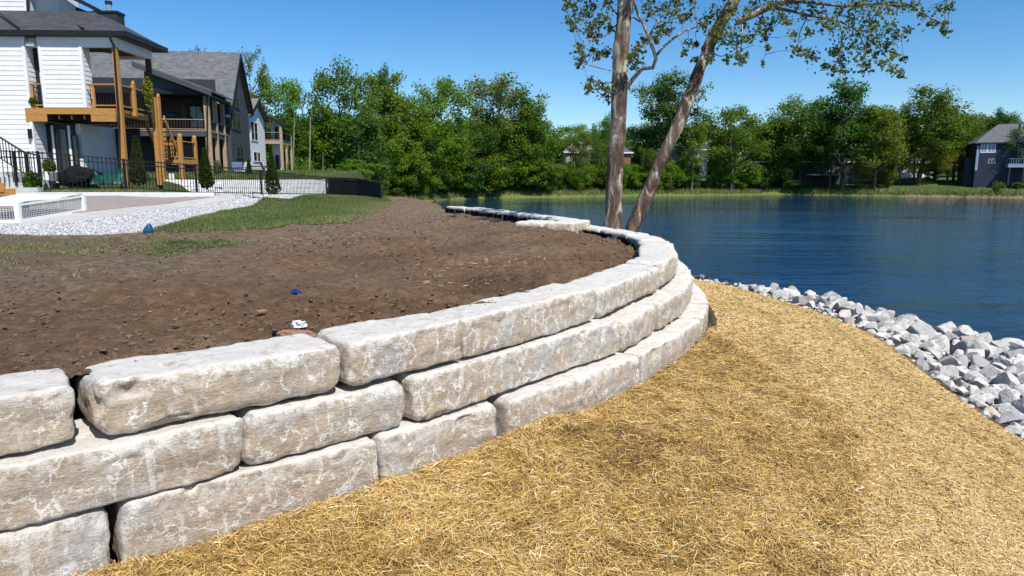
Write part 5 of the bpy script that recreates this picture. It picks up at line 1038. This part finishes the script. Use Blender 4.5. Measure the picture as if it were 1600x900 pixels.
T('oval', 440, 304, 175, 80, 100, 'leaf_mid', 'mid green young tree peeping past the deck of the white house', zfun=zp_); T('round', 465, 304, 215, 60, 99, 'leaf_bright', 'low bright young tree just right of the raised tan deck', zfun=zp_)
T('oval', 800, 304, 200, 90, 119, 'leaf_dark', 'dark bushy tree left of the golden shrub'); T('round', 700, 304, 215, 80, 111, 'leaf_bright', 'bright bushy young tree at the cove left of the white trunk')
for px, t, w_, kd, lf, lab in ((1185, 186, 66, 'round', 'leaf_mid', 'mid green tree closing the gap above the shady corner'), (1228, 176, 60, 'oval', 'leaf_olive', 'olive tree behind the full green shore tree'), (1288, 156, 70, 'round', 'leaf_mid', 'leafy tree between the full shore tree and the tallest dark tree'), (1345, 172, 62, 'oval', 'leaf_bright', 'bright tree right of the tallest dark tree'), (1398, 158, 70, 'round', 'leaf_mid', 'mid green tree left of the leaning lawn tree'), (1465, 160, 64, 'oval', 'leaf_mid', 'mid green tree right of the leaning lawn tree'), (1512, 184, 54, 'round', 'leaf_mid', 'mid green tree just left of the navy house roof'), (1300, 200, 70, 'round', 'leaf_dark', 'low dark tree above the long pale deck'), (1430, 205, 70, 'round', 'leaf_olive', 'low olive tree above the low white house')):
    T(kd, px, 300, t, w_, random.uniform(166, 174) if t < 198 else 160, lf, lab)
# poles and dead stems in the woods
for px, t, b_, r, lab in ((483, 182, 276, 1.4, 'slim pale dead stem standing in the woods'), (503, 238, 275, 1.6, 'short dark snag in the woods'), (458, 184, 240, 1.2, 'thin grey stem leaning near the tan deck')):
    Y = 86; a, b = at(px, b_+18, Y), at(px+2, t, Y); o = MB().tube([a, a.lerp(b, .5), b], [r/F*Y, r/F*Y*.9, r/F*Y*.6], 7).build('dead_stem', MT['pale_bark' if r != 1.6 else 'bark']); tag(o, lab, 'tree stem')
# middle and right far shore
T('sparse', 1052, 300, 100, 140, 152, 'leaf_mid', 'large open crowned tree standing behind the two sycamore trunks'); T('tall', 1040, 300, 118, 105, 153, 'leaf_dark', 'dark upright tree filling the open crown behind the sycamores'); T('dense', 1022, 300, 192, 84, 166, 'leaf_dark', 'dark dense tree below the large open crown')
T('round', 944, 300, 172, 40, 153, 'leaf_mid', 'green tree just left of the upright sycamore trunk'); T('tall', 905, 300, 204, 46, 150, 'leaf_mid', 'slim green tree in front of the brown roofed house'); T('tall', 1082, 300, 192, 54, 151, 'leaf_bright', 'thin bright tree in front of the stone chimney house'); T('round', 1016, 300, 226, 40, 150, 'leaf_mid', 'small green tree left of the stone chimney house'); T('round', 1146, 300, 160, 112, 150, 'leaf_mid', 'soft rounded green tree right of the leaning sycamore'); T('oval', 1128, 300, 200, 44, 153, 'leaf_olive', 'olive tree right of the grey house with stone chimney')
T('round', 1254, 292, 141, 110, 149, 'leaf_mid', 'full green shore tree left of the tall dark tree'); T('tall', 1322, 292, 115, 118, 158, 'leaf_dark', 'tall dark tree rising highest above the far shore'); T('oval', 1370, 292, 160, 84, 156, 'leaf_olive', 'olive green tree behind the brick chimney'); T('oval', 1205, 292, 176, 60, 152, 'leaf_olive', 'olive rounded tree at the shady shore corner')
T('tall', 1440, 294, 132, 112, 146, 'leaf_mid', 'lawn tree with a leaning dark trunk on the far lawn', lean=.09); T('round', 1495, 290, 172, 74, 162, 'leaf_mid', 'green tree behind the pale leaved shrub'); T('round', 1408, 292, 190, 80, 160, 'leaf_olive', 'low olive tree between brick chimney and lawn tree')
T('dense', 1568, 280, 166, 52, 170, 'leaf_dark', 'dark rounded evergreen behind the roof of the navy house'); T('round', 1612, 292, 178, 62, 146, 'leaf_dark', 'dark leafy tree cutting in at the right edge'); T('oval', 1530, 280, 182, 44, 172, 'leaf_olive', 'olive tree top left of the dark evergreen')
T('bare', 1318, 296, 220, 54, 145, 'leaf_twig', 'small grey twiggy tree in front of the dark house'); T('round', 1482, 296, 240, 62, 143, 'leaf_gold', 'pale yellow green shrub tree on the far lawn')
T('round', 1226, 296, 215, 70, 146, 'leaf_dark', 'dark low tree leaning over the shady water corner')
# rear treeline that closes the horizon: one label each group
for i, px in enumerate(range(-30, 1680, 34)):
    if px < 420 and px > 60: pass
    Y = random.uniform(185, 210); top = 196+random.uniform(-12, 8)-(14 if px > 1230 or px < 520 else 0)+(6 if 850 < px < 960 else 0)
    lf = random.choice(['leaf_mid', 'leaf_mid', 'leaf_olive', 'leaf_dark', 'leaf_bright'])
    tree(random.choice(['round', 'oval', 'dense']), px+random.uniform(-8, 8), 300, top, random.uniform(64, 90), Y, lf, {'leaf_mid': 'green', 'leaf_olive': 'olive', 'leaf_dark': 'dark green', 'leaf_bright': 'bright green'}[lf]+' tree in the distant treeline behind the '+('left houses' if px < 420 else 'woods of the cove' if px < 860 else 'low rise' if px < 1010 else 'far shore houses'), group='distant treeline', zfun=lambda x, y: z_bank(x, y)-1)
for i, px in enumerate(range(860, 1010, 15)):
    tree(random.choice(['round', 'oval']), px+random.uniform(-5, 5), 300, 218+random.uniform(-14, 10), 48, random.uniform(172, 182), random.choice(['leaf_bright', 'leaf_olive', 'leaf_mid', 'leaf_mid']), 'bright young tree on the low rise between the woods and the sycamores', group='young trees on the low rise', zfun=lambda x, y: z_bank(x, y)-1)
# shrubs along the banks
def shrub(px, pyb, pyt, w, Y, leaf, label, group=None, **k): return tree('bush', px, pyb, pyt, w, Y, leaf, label, 'shrub', 'shrub', group, **k)
for i in range(16):
    px = 452+i*25+random.uniform(-8, 8); lf = ['leaf_dark', 'leaf_mid', 'leaf_bright', 'leaf_mid'][i % 4]; T(('round', 'oval', 'tall')[i % 3], px, 300, random.uniform(168, 212), random.uniform(80, 105), 99+34*max(0, min(1, (px-460)/340))+random.uniform(0, 6), lf, {'leaf_dark': 'dark', 'leaf_mid': 'mid green', 'leaf_bright': 'light green'}[lf]+' full leaved tree inside the woods '+('right behind the white house deck' if px < 540 else 'beyond the dark fence panels' if px < 650 else 'behind the cove' if px < 760 else 'near the golden shrub'), group='inner trees of the woods', zfun=zp_)
for i in range(64):
    px = 448+i*6.4+random.uniform(-6, 6); f_ = max(0, min(1, (px-470)/190)); row = i % 3; Y = (95 if px < 560 else 97)*(1-f_)+116*f_+row*3.0+random.uniform(-1, 1)
    if px > 640: Y = max(Y, 118.5+(px-640)*.02+row*2.5)
    lf = random.choice(['leaf_bright', 'leaf_bright', 'leaf_mid', 'leaf_mid', 'leaf_dark']) if row else random.choice(['leaf_bright', 'leaf_mid'])
    shrub(px, 300, min(282, 258+.12*max(0, px-450))-[random.uniform(2, 10), random.uniform(12, 26), random.uniform(26, 44)][row], [44, 60, 76][row]*random.uniform(.85, 1.15), Y, lf, {'leaf_dark': 'dark', 'leaf_mid': 'mid green', 'leaf_bright': 'bright green'}[lf]+(' low shrub at the front of the bank thicket', ' shrub in the middle of the bank thicket', ' tall shrub at the back of the bank thicket')[row], 'shrubs of the bank thicket', zfun=zp_)
for i in range(30):
    px = 885+i*9.8+random.uniform(-5, 5); shrub(px, 300, random.uniform(247, 268), random.uniform(34, 52), random.uniform(148, 156) if px < 1178 else 152, random.choice(['leaf_bright', 'leaf_bright', 'leaf_mid', 'leaf_bright', 'leaf_mid']), 'green shrub on the far bank behind the reed strip, '+('left of the upright sycamore' if px < 942 else 'between the two sycamore trunks' if px < 1030 else 'just right of the leaning sycamore' if px < 1110 else 'towards the shady shore corner'), 'shrubs of the far bank')
shrub(838, 292, 236, 46, 121.5, 'leaf_gold', 'golden yellow shrub standing at the end of the woods')
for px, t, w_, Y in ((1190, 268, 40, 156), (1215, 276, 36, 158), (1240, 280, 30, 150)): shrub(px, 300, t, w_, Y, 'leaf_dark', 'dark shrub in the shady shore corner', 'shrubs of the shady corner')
for px, t, w_, Y, lf, lab in ((1558, 282, 20, 140, 'leaf_mid', 'round green shrub at the bare bank left of the navy house'), (1590, 284, 18, 139, 'leaf_bright', 'low green shrub on the bare bank below the navy house'), (1388, 262, 28, 158, 'leaf_mid', 'green shrub below the red brick chimney'), (1455, 262, 30, 168, 'leaf_mid', 'green shrub before the low white house')): shrub(px, 300, t, w_, Y, lf, lab)
rl = [(-30, 36), (-17.5, 34.5), (-14.6, 39), (-12.2, 45), (-12.2, 62), (-40, 75)]
q = scatter_poly(rl, 30000); blades('rear_lawn_grass', q, z_plateau(q[:, 0], q[:, 1]), .12, .05, np.clip(.35+.3*fbm(xyz(q[:, 0]*.5, q[:, 1]*.5))+.15*rng.standard_normal(len(q)), 0, 1), MT['blade'], .6, 'green lawn behind the white block wall and the patio furniture')
for px, t, w_, Y, lf, lab in ((520, 262, 26, 62, 'leaf_bright', 'bright low shrub just left of the dark fence panels'), (543, 256, 32, 60, 'leaf_mid', 'mid green shrub behind the first dark fence panel'), (570, 262, 30, 57, 'leaf_bright', 'bright shrub behind the middle of the dark fence panels'), (596, 266, 26, 55, 'leaf_mid', 'mid green shrub at the right end of the dark fence panels'), (612, 276, 22, 62, 'leaf_bright', 'small bright shrub where the bare soil meets the woods'), (556, 248, 34, 70, 'leaf_bright', 'tall bright shrub above the dark fence panels'), (590, 254, 36, 72, 'leaf_bright', 'wide bright shrub behind the end fence panel')): shrub(px, 300, t, w_, Y, lf, lab, zfun=lambda x, y: z_plateau(x, y)-.3)
# reeds on the far bank
e = densify(FS, .35); k_ = rng.integers(0, len(e), 16000); q = e[k_]; dd = np.abs(rng.standard_normal(16000))*2.0+.3; q = q+np.stack([rng.standard_normal(16000)*.5, dd], 1); q = q[z_bank(q[:, 0], q[:, 1]) > Z_WATER]
blades('bank_reeds', q, z_bank(q[:, 0], q[:, 1]), .75, .10, .6+.22*rng.standard_normal(len(q)), MT['blade'], .5, 'yellow green reeds and long grass along the far bank')
# ------------------------------------------------------------------ the two sycamores by the wall
YS = 21.5
def syc(label, trunk, branches, clusters, Y, seed):
    R = random.Random(seed); base = at(trunk[0][0], trunk[0][1], Y); base.z = -1.75; o = empty('sycamore', base, label=label, cat='tree'); m = MB()
    pts = [at(px, py, Y) for px, py, r in trunk]; rad = [r/F*Y for *_, r in trunk]; low = Vector((pts[0].x-(pts[1].x-pts[0].x)*.55*(1 if abs(pts[1].x-pts[0].x) > .2 else .2), Y, -1.9)); pts = [low]+pts; rad = [rad[0]*1.25]+rad
    P = np.array([[*p, r] for p, r in zip(pts, rad)]); tt = np.linspace(0, len(P)-1, 90); Q = np.stack([np.interp(tt, np.arange(len(P)), P[:, k]) for k in range(4)], 1)
    for _ in range(3): Q[1:-1] = (Q[:-2]+2*Q[1:-1]+Q[2:])/4
    m.tube([Vector(q[:3])-base for q in Q], list(Q[:, 3]), 22); tk = m.build('trunk', MT['syc_bark'], o, True); me = tk.data; v = np.array([w.co[:] for w in me.vertices]); wv = v+np.array(base)
    nn = np.array([w.normal[:] for w in me.vertices]); v = v+nn*(.035*fbm(wv*np.array([3, 3, 1.2])+seed, 4)+.012*fbm(wv*9, 3))[:, None]; me.vertices.foreach_set('co', v.ravel()); me.update()
    segs = [Vector(q[:3]) for q in Q[::3] if q[2] > 1]
    for br in branches:
        yo = R.uniform(-.7, .7); bp_ = [at(px, py, Y+yo*i/len(br)) for i, (px, py, r) in enumerate(br)]; rr = [max(.006, r/F*Y) for *_, r in br]
        MB().tube([p-base for p in bp_], rr, 7).build('limb', MT['syc_bark'], o, True)
        for a, b in zip(bp_[:-1], bp_[1:]): segs += [a.lerp(b, k/4) for k in range(4)]
    tw = MB(); C, T_ = [], []
    for px, py, r in clusters:
        c = at(px, py, Y+R.uniform(-.9, .9)); s = min(segs, key=lambda q: (q-c).length+.6*max(0, c.z-q.z+.1)*0); mid = s.lerp(c, .5)+Vector((R.uniform(-.1, .1), R.uniform(-.1, .1), R.uniform(-.02, .16))); tw.tube([s-base, mid-base, c-base], [.011, .008, .004], 4, False)
        rw = r/F*Y; n = int(8+r*2.9)
        for _ in range(n):
            d = Vector((R.gauss(0, .5), R.gauss(0, .5), R.gauss(0, .5)))*rw; q = c+d; C.append(tuple(q-base)); T_.append(R.gauss(.42, .24))
            if R.random() < .3: tw.tube([c-base, q-base], [.004, .002], 3, False)
    tw.build('twigs', MT['syc_bark'], o); C = np.array(C); n = len(C)
    ang = np.linspace(0, 2*np.pi, 10, endpoint=False); prof = np.array([1, .55, .95, .5, .72, .3, .72, .5, .95, .55]); d = rng.standard_normal((n, 3))+np.array([0, -.2, .7]); d /= np.linalg.norm(d, axis=1)[:, None]
    e = np.cross(d, rng.standard_normal((n, 3))); e /= np.linalg.norm(e, axis=1)[:, None]; g = np.cross(d, e); s = (.066*(.55+.8*rng.random(n)))[:, None, None]
    V = C[:, None]+s*(e[:, None]*(np.cos(ang)*prof)[None, :, None]+g[:, None]*(np.sin(ang)*prof)[None, :, None])+d[:, None]*(s*.22*np.cos(2*ang)[None, :, None])
    link('crown', mesh_np('crown', V.reshape(-1, 3), np.arange(n*10).reshape(-1, 10), MT['leaf_sycamore'], False, {'tint': np.repeat(np.clip(T_, 0, 1), 10)}), o)
def above(x0, x1, y0, y1, n, r=14): return [(random.uniform(x0, x1), random.uniform(y0, y1), random.uniform(8, r)) for _ in range(n)]
T1 = [(958, 362, 13.8), (960, 300, 12.6), (963, 230, 12.3), (967, 150, 12), (970, 80, 11.6), (975, 20, 11.2), (978, -40, 11), (985, -150, 10), (990, -260, 7), (1000, -380, 3)]
B1 = [[(976, 142, 3.6), (990, 122, 3.3), (1004, 107, 3), (1020, 106, 3), (1025, 92, 2.8), (1021, 78, 2.6), (1013, 58, 2.4), (1006, 40, 2.2), (998, 25, 2), (991, 5, 1.8), (985, -30, 1.4)], [(1024, 88, 2.2), (1036, 74, 2), (1052, 60, 1.8), (1070, 48, 1.5), (1090, 41, 1.2), (1112, 37, .8)],
      [(1000, 34, 1.4), (990, 27, 1.3), (976, 29, 1.4)], [(1013, 58, 1.2), (1022, 42, 1), (1034, 25, .8), (1046, 8, .7)], [(964, 38, 1.2), (952, 52, 1), (938, 58, .9), (915, 70, .7), (903, 80, .5)], [(966, 25, 1.2), (952, 8, 1), (945, -20, .8)], [(962, 112, 1), (940, 107, .8), (920, 102, .6), (905, 98, .5)], [(960, 128, .9), (944, 130, .7), (926, 126, .5)], [(972, 15, 2.2), (996, -10, 2), (1020, -50, 1.6), (1060, -90, 1)], [(972, -5, 2), (930, -30, 1.6), (895, -40, 1)], [(975, -100, 3), (930, -170, 2), (890, -230, 1)], [(985, -130, 3), (1040, -200, 2), (1080, -260, 1)]]
CL1 = [(893, 10, 12), (905, 28, 12), (925, 10, 14), (950, 5, 12), (930, 35, 12), (887, 32, 8), (920, 50, 10), (945, 30, 10), (896, 42, 8), (925, 45, 9), (905, 75, 10), (932, 58, 10), (955, 45, 7), (910, 90, 9), (905, 100, 8), (930, 80, 8), (948, 82, 8), (935, 87, 7), (925, 125, 8), (935, 135, 11), (950, 140, 9), (945, 150, 11), (918, 137, 7), (958, 155, 8), (962, 90, 7), (975, 60, 7), (982, 95, 9), (1000, 75, 10), (1005, 65, 9), (990, 85, 9), (998, 95, 9), (990, 105, 7), (1020, 20, 10), (1035, 40, 9), (1050, 20, 12), (1040, 10, 10), (1060, 5, 10), (1025, 60, 6), (1065, 30, 7), (1075, 25, 8), (1080, 5, 8), (1045, 48, 10), (1030, 50, 8), (1105, 33, 12), (1098, 38, 9), (1068, 83, 6), (1075, 68, 7), (1088, 70, 5), (1010, 8, 9), (985, 12, 8), (978, 130, 5), (885, 5, 8), (915, 22, 9)]
syc('upright brown barked sycamore behind the wall with sparse spring leaves', T1, B1, CL1+above(880, 1070, -60, -8, 16)+above(900, 1080, -330, -60, 12, 14), YS, 3)
T2 = [(985, 362, 11), (1003, 322, 10), (1030, 260, 9.6), (1062, 190, 9.3), (1092, 112, 9.0), (1112, 62, 9.0), (1130, 30, 9.2), (1150, -5, 8.2), (1175, -60, 8), (1200, -140, 6), (1225, -240, 3)]
B2 = [[(1150, 34, 5.5), (1175, 24, 5), (1200, 12, 4.6), (1230, 2, 4), (1265, -14, 3.2), (1310, -40, 2.2)], [(1195, 14, 3), (1215, 13, 2.6), (1240, 18, 2.4), (1262, 24, 2.2), (1285, 27, 1.8), (1310, 32, 1.5), (1340, 48, 1.2), (1368, 70, .9)], [(1230, 2, 2.6), (1270, 4, 2.2), (1320, 10, 1.8), (1370, 6, 1.4), (1420, 8, 1.1), (1450, 25, .8), (1478, 38, .6)], [(1310, 30, 1.2), (1316, 55, 1), (1312, 85, .8), (1318, 110, .5)], [(1340, 48, 1.1), (1352, 75, .9), (1350, 105, .6)], [(1368, 68, .9), (1388, 92, .7), (1402, 112, .5)], [(1262, 24, 1), (1250, 50, .8), (1246, 75, .6), (1270, 92, .5)], [(1160, 30, 1), (1160, 60, .8), (1155, 95, .5)], [(1190, 18, .8), (1198, 50, .6), (1196, 85, .4), (1190, 102, .3)], [(1105, 78, .9), (1125, 88, .7), (1148, 84, .5)], [(1385, 8, 1), (1398, 40, .8), (1412, 58, .5)], [(1480, 0, .7), (1492, -5, .5)], [(1165, -40, 4), (1240, -90, 2.6), (1330, -110, 1.6)], [(1190, -110, 3), (1150, -190, 2), (1130, -250, 1)]]
CL2 = [(1120, 50, 14), (1135, 38, 14), (1105, 80, 9), (1110, 92, 8), (1128, 60, 11), (1140, 15, 13), (1150, 70, 13), (1155, 90, 9), (1145, 55, 11), (1160, 40, 11), (1137, 92, 6), (1160, 95, 8), (1170, 60, 9), (1165, 20, 12), (1180, 10, 12), (1190, 35, 9), (1200, 45, 8), (1195, 60, 6), (1200, 75, 5), (1192, 100, 4), (1087, 93, 6), (1120, 20, 10), (1240, 55, 10), (1265, 50, 9), (1248, 79, 11), (1270, 91, 12), (1262, 80, 8), (1300, 45, 13), (1310, 20, 15), (1330, 30, 15), (1350, 15, 15), (1375, 15, 13), (1395, 10, 13), (1345, 50, 15), (1365, 45, 13), (1390, 40, 13), (1310, 80, 13), (1315, 95, 11), (1300, 80, 9), (1330, 70, 13), (1355, 70, 13), (1375, 60, 13), (1345, 95, 13), (1365, 85, 13), (1385, 75, 11), (1400, 60, 11), (1415, 50, 9), (1395, 85, 9), (1352, 110, 10), (1395, 110, 9), (1407, 116, 8), (1412, 92, 7), (1300, 110, 8), (1318, 112, 9), (1288, 102, 6), (1285, 20, 13), (1270, 10, 13), (1240, 5, 14), (1222, 25, 9), (1205, 8, 12), (1230, 35, 8), (1410, 10, 10), (1430, 8, 9), (1440, 22, 8), (1455, 35, 9), (1475, 38, 11), (1485, 12, 8), (1479, 50, 7), (1470, 15, 8), (1255, 25, 10), (1290, 40, 9), (1320, 55, 10), (1380, 100, 8), (1335, 5, 12), (1360, 30, 12), (1210, 30, 7), (1185, 50, 8)]
syc('leaning sycamore with mottled pale bark and leafy limb over the lake', T2, B2, CL2+above(1130, 1460, -50, -8, 30)+above(1150, 1400, -200, -50, 14, 14), YS+.25, 8)
